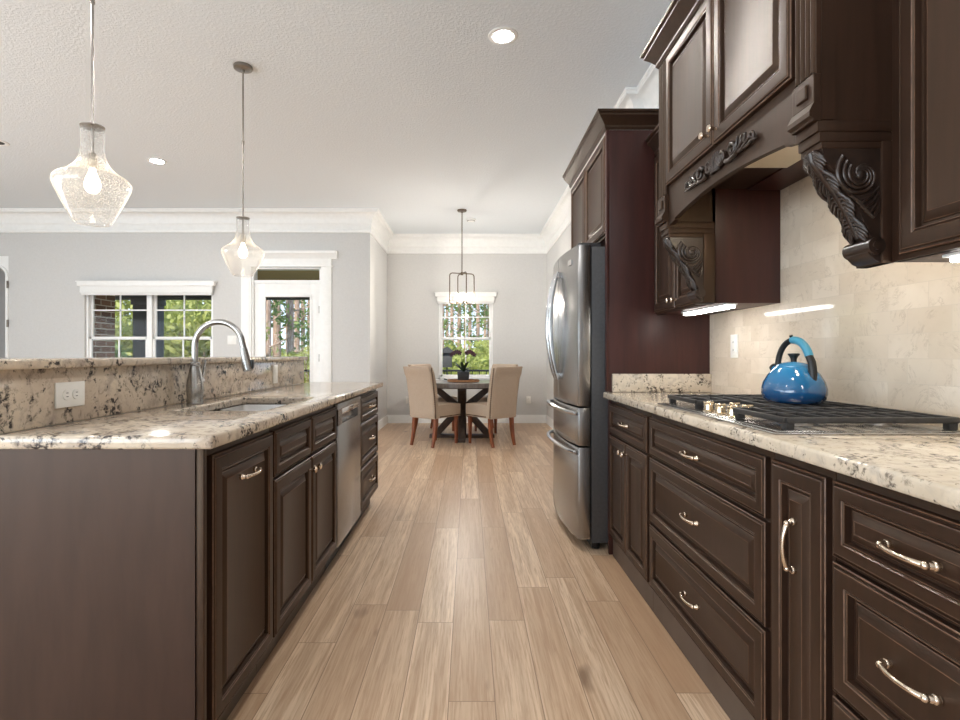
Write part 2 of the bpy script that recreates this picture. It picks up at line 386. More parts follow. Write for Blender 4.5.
def wall_holes(name, axis, p0, p1, a0, a1, holes, z1=ZC, label=None):
    b = B()
    def bx(u0, u1, z0, zz):
        if u1-u0 < 1e-4 or zz-z0 < 1e-4: return
        b.box(u0, u1, p0, p1, z0, zz) if axis == 'x' else b.box(p0, p1, u0, u1, z0, zz)
    u = a0
    for h0, h1, z0, zz in sorted(holes):
        bx(u, h0, 0, z1); bx(h0, h1, 0, z0); bx(h0, h1, zz, z1); u = h1
    bx(u, a1, 0, z1)
    return struct(b.obj(name, 'wall', smooth=0), label, 'wall')
def PX(px, y): return (px-CX)*y/F
def PZ(py, y): return EYE-(py-CY)*y/F
WN = (PX(438.5, YN), PX(493, YN), .72, 2.10)        # nook window
WL = (PX(84.5, YL), PX(213, YL), .62, 2.12)         # living window
DL = (PX(251, YL), PX(322, YL), 0.0, 2.33)          # glass door and transom
AR = (-7.7, PX(8.5, YL), 0.0, 2.47)                 # arched opening
wall_holes('wall_right', 'y', XR, XR+.15, YB, YJ, [], label='kitchen wall behind the dark cabinets')
wall_holes('wall_nook_right', 'y', XN1, XR+.15, YJ, YN, [], label='pale wall of the dining nook beyond the refrigerator')
wall_holes('wall_nook_back', 'x', YN, YN+.14, XN0-.14, XR+.15, [WN], label='dining nook wall with the window')
wall_holes('wall_nook_left', 'y', XN0-.14, XN0, YL, YN, [], label='short wall turning from the living room into the dining nook')
wall_holes('wall_living', 'x', YL, YL+.14, XL-.15, XN0-.14, [WL, DL, AR], label='living room wall with the window and the glass door')
wall_holes('wall_left', 'y', XL-.15, XL, YB, YL, [], label='far side wall of the living room')
wall_holes('wall_rear', 'x', YB-.15, YB, XL-.15, XR+.15, [], label='wall behind the camera')

crown = [(0, -.30), (.018, -.30), (.024, -.288), (.024, -.262), (.016, -.254), (.016, -.19), (.026, -.182), (.03, -.165)]
crown += [(.032+.085*(1-math.cos(t)), -.16+.115*math.sin(t)) for t in [PI/2*i/6 for i in range(7)]] + [(.122, -.038), (.122, -.022), (.13, -.016), (.13, 0), (0, 0)]
struct(B().sweep([(XR, YB), (XR, YJ), (XN1, YJ), (XN1, YN), (XN0, YN), (XN0, YL), (XL, YL), (XL, YB)], crown, ZC-.001).obj('trim_1', 'white', smooth=28), 'wide white crown moulding under the ceiling', 'moulding')
base = [(0, 0), (.016, 0), (.016, .10), (.011, .118), (.008, .135), (0, .135)]
for nm, p in (('baseboard_right', [(XN1, YJ), (XN1, YN), (XN0, YN), (XN0, YL), (DL[1]+.12, YL)]), ('baseboard_living', [(DL[0]-.12, YL), (AR[1]+.02, YL)])):
    struct(B().sweep(p, base, 0.0).obj(nm, 'white', smooth=28), 'white baseboard along the pale wall', 'baseboard')
# arched opening at the end of the living wall, with its small hall behind
b = B(); xa0, xa1 = AR[0], AR[1]; xm, hw = (xa0+xa1)/2, (xa1-xa0)/2
def archpts(o, n=20): return [(xm+(hw-o)*math.cos(PI*i/n), 2.22+(.24-o)*math.sin(PI*i/n)) for i in range(n+1)]
outer, inner = [(xa1, 0)]+archpts(0)+[(xa0, 0)], [(xa1-.035, 0)]+archpts(.035)+[(xa0+.035, 0)]
for i in range(len(outer)-1):
    b.prism([outer[i], outer[i+1], inner[i+1], inner[i]], YL-.012, YL+.14, 'y')
up = archpts(0)
for p, q in zip(up, up[1:]): b.prism([p, (p[0], 2.47), (q[0], 2.47), q], YL+.002, YL+.138, 'y')
ar = struct(thing('door_2', 'white arched opening at the end of the living wall', 'door', (xm, YL, 0)))
b.obj('arch_casing', 'white', ar)
for z in (2.08, 1.55): B().box(xa1-.012, xa1+.012, YL-.02, YL-.012, z-.05, z+.05).obj('hinge', 'satin', ar)
struct(B().box(XL-.15, -6.0, YL+1.3, YL+1.4, 0, 2.7).box(XL-.15, XL, YL+.141, YL+1.3, 0, 2.7).box(-6.11, -6.0, YL+.80, YL+1.3, 0, 2.6).box(XL-.15, -6.0, YL+.141, YL+1.4, 2.6, 2.7).box(XL-.15, -6.0, YL+.141, YL+1.4, -.1, 0).obj('wall_hall', 'wall', smooth=0), 'hall wall seen through the arched opening', 'wall')

# ---------------- windows and glass door
def sash_window(n, hole, y, mullions, grid, label):
    x0, x1, z0, z1 = hole; r = struct(thing('window_%d' % n, label, 'window', ((x0+x1)/2, y, z0)))
    b = B(); f = .03
    for a0, a1, c0, c1 in ((x0, x0+f, z0, z1), (x1-f, x1, z0, z1), (x0, x1, z0, z0+f), (x0, x1, z1-f, z1)): b.box(a0, a1, y+.03, y+.12, c0, c1, .003)
    for m in mullions: b.box(m-.035, m+.035, y+.03, y+.12, z0, z1, .003)
    b.obj('window_frame', 'white', r)
    edges = [x0+f]+[v for m in mullions for v in (m-.035, m+.035)]+[x1-f]; zm = (z0+z1)/2-.02
    for i in range(0, len(edges), 2):
        e0, e1 = edges[i], edges[i+1]
        for (c0, c1, yy) in ((zm-.02, z1-f, y+.08), (z0+f, zm+.02, y+.05)):
            b = B(); t = .032
            for a0, a1, d0, d1 in ((e0, e0+t, c0, c1), (e1-t, e1, c0, c1), (e0, e1, c0, c0+t+.012), (e0, e1, c1-t, c1)): b.box(a0, a1, yy, yy+.03, d0, d1, .003)
            xm = (e0+e1)/2; b.box(xm-.009, xm+.009, yy+.008, yy+.022, c0, c1)
            if yy > y+.06 and grid: b.box(e0, e1, yy+.008, yy+.022, (c0+c1)/2+.02, (c0+c1)/2+.038)
            sash = b.obj('sash', 'white', r)
            B().box(e0+t*.5, e1-t*.5, yy+.013, yy+.017, c0+t*.5, c1-t*.5).obj('pane', 'pane', sash, 0)
    B().box(x0-.05, x1+.05, y-.05, y+.04, z0-.03, z0, .006).obj('window_sill', 'white', r)
    return r
sash_window(1, WL, YL, [PX(148, YL)], True, 'pair of white sash windows in the living room wall')
sash_window(2, WN, YN, [], True, 'white sash window behind the dining table')
def shade(name, x0, x1, y, ztop, drop, label):
    r = thing(name, label, 'window shade', ((x0+x1)/2, y, ztop-drop))
    B().box(x0-.05, x1+.05, y-.085, y, ztop-.07, ztop, .006).box(x0-.06, x1+.06, y-.095, y, ztop-.016, ztop, .004).obj('valance', 'white', r)
    b = B()
    for k in range(4): b.prism([(y-.045-.006*k, ztop-.06), (y-.02, ztop-.06), (y-.02, ztop-drop+.006*k), (y-.052-.006*k, ztop-drop+.012*k)], x0-.005-.004*k, x1+.005+.004*k, 'x')
    b.obj('folded_fabric', 'shade', r)
shade('window_shade', WL[0], WL[1], YL, PZ(281.5, YL), .19, 'white folded shade above the double window in the living room')
shade('window_shade', WN[0], WN[1], YN, PZ(292.5, YN), .19, 'white folded shade above the window behind the dining table')
# glass door
d = struct(thing('door_1', 'white glass door to the porch with a transom above', 'door', ((DL[0]+DL[1])/2, YL, 0)))
x0, x1 = DL[0], DL[1]; zt = 2.10
b = B(); b.box(x0, x0+.035, YL, YL+.14, 0, 2.33).box(x1-.035, x1, YL, YL+.14, 0, 2.33).box(x0, x1, YL, YL+.14, 2.295, 2.33).box(x0, x1, YL+.02, YL+.13, zt, zt+.045)
for a0, a1 in ((x0-.13, x0+.012), (x1-.012, x1+.13)): b.box(a0, a1, YL-.022, YL, 0, 2.33, .004); b.box(a0+.02, a1-.02, YL-.028, YL-.02, 0, 2.33, .003)
b.box(x0-.13, x1+.13, YL-.024, YL, 2.318, 2.44, .004).box(x0-.15, x1+.15, YL-.04, YL, 2.318, 2.335, .004)
b.prism([(YL, 2.43), (YL-.03, 2.43), (YL-.045, 2.47), (YL-.075, 2.50), (YL-.08, 2.53), (YL, 2.53)], x0-.21, x1+.21, 'x')
b.obj('door_casing', 'white', d)
B().box(x0+.03, x1-.03, YL+.08, YL+.085, zt+.04, 2.30).obj('transom_pane', 'pane', d, 0)
g0, g1, gz0, gz1 = PX(264, YL), PX(310, YL), .30, PZ(296, YL)
b = B(); b.box(x0+.035, g0, YL+.03, YL+.075, .01, zt, .003).box(g1, x1-.035, YL+.03, YL+.075, .01, zt, .003).box(g0, g1, YL+.03, YL+.075, .01, gz0).box(g0, g1, YL+.03, YL+.075, gz1, zt)
for a0, a1, c0, c1 in ((g0-.02, g0+.012, gz0-.02, gz1+.02), (g1-.012, g1+.02, gz0-.02, gz1+.02), (g0, g1, gz0-.02, gz0+.012), (g0, g1, gz1-.012, gz1+.02)): b.box(a0, a1, YL+.022, YL+.03, c0, c1, .003)
lf = b.obj('door_leaf', 'white', d)
B().box(g0, g1, YL+.05, YL+.055, gz0, gz1).obj('pane', 'pane', lf, 0)
for z in (.3, 1.08, 1.74): B().box(x1-.05, x1-.025, YL+.012, YL+.03, z-.05, z+.05, .002).tube([(x1-.03, YL+.012, z-.055), (x1-.03, YL+.012, z+.055)], .006).obj('hinge', 'satin', lf)
B().tube([(x0+.10, YL+.03, 1.0), (x0+.10, YL-.02, 1.0), (x0+.17, YL-.025, 1.0)], .010).lathe([(0, 0), (.028, 0), (.028, .008), (0, .008)], (x0+.10, YL+.03, 1.0), 20, Matrix.Rotation(PI/2, 4, 'X')).obj('door_handle', 'satin', lf)

# ------------------------------------------------------------------ cabinets
RD = [(0, 0), (0, .0145), (.0022, .0165), (.0034, .0165), (.0050, .0138), (.0072, .0138), (.0092, .0185), (.0108, .0195), (.016, .0200), (.038, .0215), (.0415, .0210), (.0430, .0192), (.0455, .0170), (.0480, .0185), (.0495, .0182), (.0515, .0050), (.0590, .0045), (.0605, .0078), (.0620, .0086), (.0800, .0172), (.0815, .0176), (.0835, .0166)]
PALE_RINGS = {1, 6, 10, 13, 17, 19}
def rings(w, h):
    k = min(1.0, (min(w, h)*.5-.012)/.083); return [(i*k if i > .012 else i*min(1, k*1.2), f) for i, f in RD]
def bow_pull(b, cx, cz, y, half=.052, vert=False, r=.0052):
    pts = [(-half, 0), (-half*.98, .013), (-half*.8, .023), (-half*.4, .029), (0, .031), (half*.4, .029), (half*.8, .023), (half*.98, .013), (half, 0)]
    P = [((cx+u, y-v, cz) if not vert else (cx, y-v, cz+u)) for u, v in pts]
    b.tube(P, [.0085, .0075, .0062, r, r*.95, r, .0062, .0075, .0085], 10)
    for u in (-half, half):
        c = (cx+u, y-.006, cz) if not vert else (cx, y-.006, cz+u)
        b.ball(c, (.0095, .008, .0095), 12); c2 = (cx+u*.93, y-.020, cz) if not vert else (cx, y-.020, cz+u*.93); b.ball(c2, .0078, 10)
    return b
def knob(b, x, z, y):
    b.lathe([(0, 0), (.007, 0), (.0055, .006), (.006, .014), (.0085, .018), (.0125, .022), (.0135, .026), (.011, .030), (0, .032)], (x, y, z), 14, Matrix.Rotation(PI/2, 4, 'X')); return b
def front(root, name, x0, x1, z0, z1, handle=None, y=0.0, wood='wood'):
    o = B().panel(x0, x1, z0, z1, rings(x1-x0, z1-z0), y).obj(name, wood, root, 28, True)
    if handle:
        kind, hx, hz = handle[:3]; b = B()
        if kind == 'pull': bow_pull(b, hx, hz, y-.0175)
        elif kind == 'vpull': bow_pull(b, hx, hz, y-.0175, .058, True)
        elif kind == 'knob': knob(b, hx, hz, y-.020)
        b.obj('knob' if kind == 'knob' else 'pull', 'pull', o, 40, True)
    return o
ZB, ZT, ZCAR = .125, .851, .878
def base_cab(label, ynear, yfar, side, layout, group):
    """side 'r': faces -X on the cooktop wall; 'l': faces +X on the island. Local x runs along the front, y=0 is the face frame"""
    wd = yfar-ynear
    if side == 'r': r = thing('base_cabinet', label, 'cabinet', (.795, yfar, 0), -PI/2, group); dep = XR-.795-.01
    else: r = thing('base_cabinet', label, 'cabinet', (-.70, ynear, 0), PI/2, group); dep = .50
    if layout.__name__ == 'sinkbase':      # open-topped, the bowls hang inside
        b = B().box(.001, wd-.001, 0, dep, .105, .66, .001).box(.001, wd-.001, 0, .045, .66, ZCAR).box(.001, wd-.001, dep-.05, dep, .66, ZCAR)
        b.box(.001, .06, .045, dep-.05, .66, ZCAR).box(wd-.06, wd-.001, .045, dep-.05, .66, ZCAR).obj('carcass', 'wood', r, 30, True)
    else: B().box(.001, wd-.001, 0, dep, .105, ZCAR, .001).obj('carcass', 'wood', r, 30, True)
    B().box(.001, wd-.001, .045 if side == 'l' else .008, .07, 0, .105).obj('toe_kick', 'toe', r, 30, True)
    layout(r, wd); return r
GAP = .005
def three_drawers(r, w):
    e = .018 if w > .5 else .010
    for z0, z1 in ((.690, ZT), (.402, .678), (ZB, .391)): front(r, 'drawer', e, w-e, z0, z1, ('pull', w/2, (z0+z1)/2+ (.0 if z1-z0 < .2 else .01)))
def drawer_two_doors(r, w):
    e = .016
    front(r, 'drawer', e, w-e, .690, ZT, ('pull', w/2, .772))
    front(r, 'door', e, w/2-.003, ZB, .678, ('knob', w/2-.030, .630)); front(r, 'door', w/2+.003, w-e, ZB, .678, ('knob', w/2+.030, .630))
def pullout(r, w): front(r, 'door', .012, w-.012, ZB, ZT, ('vpull', w/2, .665))
G1 = 'dark base cabinets under the cooktop counter'
base_cab('dark base cabinet beside the refrigerator, one drawer over two narrow doors', 2.329, 2.985, 'r', drawer_two_doors, G1)
base_cab('wide dark three-drawer cabinet under the gas cooktop', 1.391, 2.329, 'r', three_drawers, G1)
base_cab('narrow dark pull-out cabinet with one upright handle', 1.158, 1.391, 'r', pullout, G1)
base_cab('dark three-drawer cabinet beyond the narrow pull-out, nearest the camera on the cooktop side', .715, 1.158, 'r', three_drawers, G1)
G2 = 'dark island cabinets facing the aisle'
def trash(r, w): front(r, 'door', .034, w-.008, ZB, ZT, ('pull', w/2+.01, .757))
def sinkbase(r, w):
    for a, c, k in ((.010, w/2-.006, w/2-.036), (w/2+.006, w-.010, w/2+.036)):
        front(r, 'false_drawer', a, c, .690, ZT); front(r, 'door', a, c, ZB, .678, ('knob', k, .630))
base_cab('island cabinet with one tall door and a horizontal handle, at the near corner', 1.395, 1.875, 'l', trash, G2)
base_cab('island sink cabinet with two doors under two false drawer fronts', 1.875, 2.767, 'l', sinkbase, G2)
base_cab('island three-drawer cabinet beyond the dishwasher at the far end', 3.356, 4.03, 'l', three_drawers, G2)
# dishwasher
dw = thing('dishwasher', 'stainless steel dishwasher built into the island', 'dishwasher', (-.70, 2.77, 0), PI/2)
B().box(.004, .58, .02, .52, .10, .87).obj('tub', 'black', dw, 30, True)
b = B(); b.box(.006, .578, -.022, .018, .12, .755, .004).box(.006, .578, -.022, .018, .83, .865, .004).box(.006, .09, -.022, .018, .75, .835).box(.494, .578, -.022, .018, .75, .835).box(.08, .50, .004, .018, .75, .835)
dd = b.obj('door', 'doorsteel', dw, 30, True)
B().box(.09, .494, -.024, -.010, .802, .834, .004).obj('pocket_handle', 'chrome', dd, 30, True)
B().box(.006, .578, .046, .07, 0, .11).obj('toe_panel', 'black', dw, 30, True)
# island end panel, bar, counters
b = B(); b.prism([(-1.22, 0), (-.765, 0), (-.765, .10), (-.7045, .10), (-.7045, ZCAR), (-1.22, ZCAR)], 1.375, 1.3945, 'y')
tag(b.obj('end_panel', 'endwood'), 'plain dark veneer panel closing the near end of the island', 'cabinet panel')
tag(B().box(-.7035, -.684, 1.379, 1.3945, .10, ZCAR, .001).obj('filler_strip', 'wood'), 'slim dark strip standing at the near corner of the island', 'cabinet trim')
struct(B().box(-1.36, -1.245, 1.37, 3.94, 0, 1.08).obj('wall_bar', 'wall', smooth=0), 'low wall behind the island carrying the raised bar', 'wall')
tag(B().box(-1.2445, -1.22, 1.37, 3.96, .9145, 1.0805, .001).obj('granite_backsplash', 'granite_isl'), 'speckled granite slab standing upright behind the island sink', 'backsplash')
tag(B().box(-1.66, -1.195, 1.345, 3.98, 1.081, 1.109, .008, 3).obj('bar_top', 'granite_isl'), 'raised granite bar top behind the island', 'bar top')
def slab_hole(x0, x1, y0, y1, z0, z1, h, r=.008):
    """worktop with an opening h = (hx0,hx1,hy0,hy1) and eased outer edges"""
    t = bmesh.new(); zs = (z0, z1); O = [(x0, y0), (x1, y0), (x1, y1), (x0, y1)]; I = [(h[0], h[2]), (h[1], h[2]), (h[1], h[3]), (h[0], h[3])]
    V = {(k, i, j): t.verts.new((*p, zs[j])) for k, L_ in (('o', O), ('i', I)) for i, p in enumerate(L_) for j in (0, 1)}
    for i in range(4):
        n = (i+1) % 4
        for j in (0, 1): t.faces.new((V['o', i, j], V['o', n, j], V['i', n, j], V['i', i, j]))
        t.faces.new((V['o', i, 0], V['o', n, 0], V['o', n, 1], V['o', i, 1])); t.faces.new((V['i', i, 0], V['i', n, 0], V['i', n, 1], V['i', i, 1]))
    bmesh.ops.recalc_face_normals(t, faces=t.faces)
    vert_in = [e for e in t.edges if abs(e.verts[0].co.z-e.verts[1].co.z) > 1e-5 and x0+.01 < e.verts[0].co.x < x1-.01]
    bmesh.ops.bevel(t, geom=vert_in, offset=.03, segments=4, profile=.5, affect='EDGES')
    ed = [e for e in t.edges if e.calc_face_angle(0) > 1.2]
    bmesh.ops.bevel(t, geom=ed, offset=r, segments=3, profile=.5, affect='EDGES')
    return B().add(t)
SX0, SX1, SY0, SY1 = -1.10, -.765, 1.98, 2.62
tag(slab_hole(-1.2195, -.654, 1.362, 4.08, .8785, .914, (SX0, SX1, SY0, SY1)).obj('island_counter', 'granite_isl', smooth=50), 'speckled granite island worktop with the sink cut into it', 'worktop')
tag(B().box(.750, XR-.011, .705, 2.995, .8785, .914, .008, 3).obj('cooktop_counter', 'granite', smooth=50), 'cream speckled granite worktop carrying the gas cooktop', 'worktop')
tag(B().box(.80, XR-.011, 2.975, 2.999, .9145, 1.015, .002).obj('granite_upstand', 'granite'), 'short granite upstand against the tall reddish panel', 'backsplash')
struct(B().box(XR-.010, XR, .60, 3.0, .88, 1.90).obj('wall_tile', 'tile', smooth=0), 'glossy marble subway tile above the cooktop counter', 'wall tile')
# sink
sk = thing('sink', 'stainless double-bowl sink set under the island worktop', 'sink', ((SX0+SX1)/2, (SY0+SY1)/2, .70))
b = B()
def bowl(x0, x1, y0, y1, z0, z1):
    b2 = bmesh.new(); bmesh.ops.create_cube(b2, size=1)
    for v in b2.verts: v.co = ((x0+x1)/2+v.co.x*(x1-x0)*(1 if v.co.z > 0 else .9), (y0+y1)/2+v.co.y*(y1-y0)*(1 if v.co.z > 0 else .9), (z0+z1)/2+v.co.z*(z1-z0))
    bmesh.ops.delete(b2, geom=[f for f in b2.faces if all(v.co.z > (z0+z1)/2 for v in f.verts)], context='FACES')
    bmesh.ops.bevel(b2, geom=[e for e in b2.edges if not e.is_boundary], offset=.025, segments=4, profile=.5, affect='EDGES'); b.add(b2)
ym = SY0+.36
bowl(SX0-.005, SX1+.005, SY0-.005, ym-.012, .70, .877); bowl(SX0-.005, SX1+.005, ym+.012, SY1+.005, .73, .877)
b.box(SX0-.005, SX1+.005, ym-.012, ym+.012, .862, .872, .003); sb = b.obj('bowl', 'sinksteel', sk, 40)
for yy, zz in ((SY0+.17, .701), (SY1-.12, .731)): B().lathe([(0, .003), (.03, .003), (.042, .006), (.045, .002)], ((SX0+SX1)/2, yy, zz), 20).obj('drain', 'chrome', sk)
# faucet
FX, FY = -1.150, 2.245
fa = thing('faucet', 'tall brushed steel gooseneck faucet behind the island sink', 'faucet', (FX, FY, .914))
B().lathe([(0, 0), (.030, 0), (.031, .006), (.029, .014), (.031, .035), (.034, .06), (.032, .09), (.026, .125), (.020, .15), (.018, .16), (.0215, .164), (.0215, .172), (.016, .176), (0, .176)], (FX, FY, .9142), 28).obj('body', 'steel', fa)
R = .100; zc = .914+.245
pts = [(FX, FY, 1.085), (FX, FY, zc)]+[(FX+R-R*math.cos(t), FY, zc+R*math.sin(t)) for t in [math.radians(7*i) for i in range(1, 25)]]
end = Vector(pts[-1]); dr = Vector((math.sin(math.radians(12)), 0, -math.cos(math.radians(12)))); pts += [tuple(end+dr*.03)]
B().tube(pts, .0125, 16).obj('spout', 'steel', fa)
e = end+dr*.03; B().tube([e, e+dr*.012, e+dr*.03, e+dr*.07, e+dr*.095, e+dr*.10], [.0135, .015, .0165, .021, .022, .018], 18).obj('spray_head', 'steel', fa)
m = e+dr*.075+Vector((.019, 0, .008)); B().box(m.x-.004, m.x+.007, m.y-.008, m.y+.008, m.z-.022, m.z+.016, .003).obj('spray_button', 'black', fa)
hb = B().tube([(FX, FY+.02, 1.005), (FX+.002, FY+.055, 1.012)], [.016, .014], 14).tube([(FX, FY+.05, 1.01), (FX+.006, FY+.062, 1.04), (FX+.012, FY+.066, 1.10)], [.008, .0065, .005], 10); hb.obj('lever', 'steel', fa)

# ------------------------------------------------------------------ upper cabinets and hood
cabcrown = [(0, -.002), (.004, -.002), (.012, .010), (.012, .020), (.030, .042), (.052, .062), (.052, .072), (.062, .078), (.062, .09), (0, .09)]
def upper_cab(label, ynear, yfar, xf, z0, z1, doors, crown_path=None, body='panelwood', loc_kind='upper_cabinet', knob_low=True, back=XR-.011, cz=None):
    r = thing('upper_cabinet', label, 'cabinet', (xf, yfar, z0), -PI/2, 'dark wall cabinets of the kitchen'); w = yfar-ynear; h = z1-z0
    B().box(0, w, .0, back-xf, 0, h, .0015).obj('carcass', body, r, 30, True)
    B().box(0, w, -.003, .016, 0, h, .001).obj('face_frame', 'wood', r, 30, True)
    for a, c, kx in doors: front(r, 'door', a, c, .012, h-.015, ('knob', kx, .05) if kx else None, -.003)
    if crown_path:
        b = B().sweep(crown_path, cabcrown, z1+(cz or 0)); crown_ob = b.obj('crown', 'wood', r, 28)
        # crown path was given in world; turn it into the rotated frame
        ob = crown_ob; ob.data.transform(Matrix.Rotation(PI/2, 4, 'Z'))
    return r
# tall panel beside the refrigerator and the cabinet over it
tag(B().box(.785, XR-.001, 3.0, 3.025, 0, 2.382, .0015).box(.770, .786, 2.998, 3.027, .9145, 2.382, .0015).obj('tall_end_panel', 'panelwood'), 'tall reddish brown panel beside the refrigerator', 'cabinet panel')
YF0, YF1 = 3.028, 4.05
upper_cab('dark two-door cabinet above the refrigerator, with a crown', YF0, YF1, .790, 1.80, 2.382,
          [(.012, .505, .475), (.511, 1.01, .541)], [(XR-.002, 2.998), (.770, 2.998), (.770, YF1)], cz=.001)
# small cabinet between panel and hood
upper_cab('small dark two-door wall cabinet between the tall panel and the hood', 2.317, 2.997, 1.052, 1.345, 2.235,
          [(.012, .305, .278), (.311, .60, .338)], [(XR-.02, 2.32), (1.049, 2.32), (1.049, 2.995)])
upper_cab('dark wall cabinet with one broad door on the near side of the hood', .62, 1.2997, 1.030, 1.345, 2.40, [(.040, .655, None)])
# range hood cabinet
YH0, YH1, XH = 1.30, 2.375, .855
hd = thing('range_hood', 'dark wooden range hood cabinet with an arched carved front above the cooktop', 'range hood', (XH, (YH0+YH1)/2, 1.67))
B().box(XH+.02, XR-.012, YH0+.0185, 2.316, 1.845, 2.392).prism([(XH+.02, 1.688), (1.029, 1.688), (1.029, 1.845), (XR-.012, 1.845), (XR-.012, 2.392), (XH+.02, 2.392)], YH0, YH0+.018, 'y').box(XH+.001, XH+.032, YH0-.003, YH0, 1.692, 2.392).box(XH+.02, 1.0512, 2.3162, YH1, 1.688, 2.392).obj('carcass', 'wood', hd)
# arched fascia with face frame
ar_pts = [(YH0, 1.672), (YH0+.10, 1.674), (YH0+.15, 1.684)]+[(YH0+.15+(YH1-YH0-.30)*i/14, 1.690+.030*math.sin(PI*i/14)) for i in range(15)]+[(YH1-.15, 1.684), (YH1-.10, 1.674), (YH1, 1.672)]
poly = ar_pts+[(YH1, 1.86), (YH0, 1.86)]
b = B()
for p, q in zip(ar_pts, ar_pts[1:]):
    if q[0]-p[0] > 1e-5: b.prism([p, q, (q[0], 1.86), (p[0], 1.86)], XH, XH+.02, 'x')
bmesh.ops.remove_doubles(b.bm, verts=b.bm.verts, dist=1e-5)
b.box(XH, XH+.02, YH0, YH1, 1.858, 2.392)
b.obj('arched_front', 'wood', hd, 30)
def hood_door(y0, y1, ky):
    t = B().panel(0, y1-y0, 0, .545, rings(y1-y0, .545)); m4 = Matrix.Translation((XH, y1, 1.842)) @ Matrix.Rotation(-PI/2, 4, 'Z'); t.xf(m4); o = t.obj('door', 'wood', hd, 28)
    k = B(); knob(k, 0, 0, 0); k.xf(Matrix.Translation((XH-.020, ky, 1.885)) @ Matrix.Rotation(-PI/2, 4, 'Z')); k.obj('knob', 'pull', o, 40)
hood_door(1.395, 1.834, 1.806); hood_door(1.840, 2.282, 1.868)
for y0 in (YH0, YH1-.085):   # fluted pilasters with plinth blocks
    b = B(); y1 = y0+.085
    b.box(XH-.010, XH, y0, y1, 1.80, 2.392)
    for k in range(4): b.tube([(XH-.010, y0+.012+.0203*k, 1.81), (XH-.010, y0+.012+.0203*k, 2.385)], .0068, 8)
    b.box(XH-.018, XH, y0-.001, y1+.001, 1.735, 1.805, .002).box(XH-.024, XH-.016, y0+.022, y1-.022, 1.752, 1.788, .003)
    b.prism([(XH, 1.735), (XH-.018, 1.735), (XH-.030, 1.712), (XH-.030, 1.700), (XH-.020, 1.695), (XH-.020, 1.690), (XH, 1.690)], y0-.003, y1+.003, 'y')
    b.obj('pilaster', 'wood', hd, 18)
b = B().sweep([(XR-.02, YH0), (XH-.012, YH0), (XH-.012, YH1), (XR-.02, YH1)], cabcrown, 2.393); b.obj('crown', 'wood', hd, 28)
B().box(XH+.03, XR-.013, YH0+.02, 2.31, 1.838, 1.8455).obj('soffit', 'wood', hd, 0)
B().box(XR-.16, XR-.0125, YH0+.02, 2.31, 1.832, 1.838).obj('soffit_edge', 'panelwood', hd, 0)
# carved scroll ornament on the arch
def spiral(cy, cz, r0, turns, start, n=26, grow=.18): return [(cy+r*math.cos(a), cz+r*math.sin(a)) for i in range(n+1) for a in [start+turns*2*PI*i/n] for r in [r0*(1-(1-grow)*i/n)]]
b = B(); yc, zc0, xo = (YH0+YH1)/2, 1.782, XH-.004
def rib(P, r0, r1): b.tube([(xo-.003-.004*math.sin(PI*i/max(1, len(P)-1)), y, z) for i, (y, z) in enumerate(P)], [r0+(r1-r0)*i/max(1, len(P)-1) for i in range(len(P))], 8)
for sgn in (-1, 1):
    S = lambda P: [(yc+sgn*y, z) for y, z in P]
    rib(S(spiral(.045, zc0+.004, .030, 1.2, PI*.9)), .008, .004)
    rib(S(spiral(.118, zc0-.004, .026, -1.25, PI*.9)), .008, .004)
    rib(S([(.07, zc0-.022), (.10, zc0-.03), (.14, zc0-.026), (.17, zc0-.006), (.19, zc0+.012)]), .008, .005)
    rib(S([(.155, zc0-.02), (.18, zc0-.024), (.205, zc0-.012), (.225, zc0+.004)]), .007, .004)
    rib(S([(.19, zc0-.022), (.215, zc0-.026), (.24, zc0-.018), (.262, zc0-.022)]), .006, .003)
    rib(S(spiral(.235, zc0-.004, .016, 1.0, -PI*.5)), .006, .003)
    for k in range(4): rib(S([(.004+.006*k, zc0-.03), (.010+.012*k, zc0+.0), (.006+.016*k, zc0+.034-.004*k)]), .007, .004)
    for k in range(3): rib(S([(.14+.025*k, zc0-.004), (.152+.025*k, zc0+.014), (.148+.025*k, zc0+.028-.004*k)]), .006, .003)
b.obj('carved_ornament', 'carve', hd, 60)
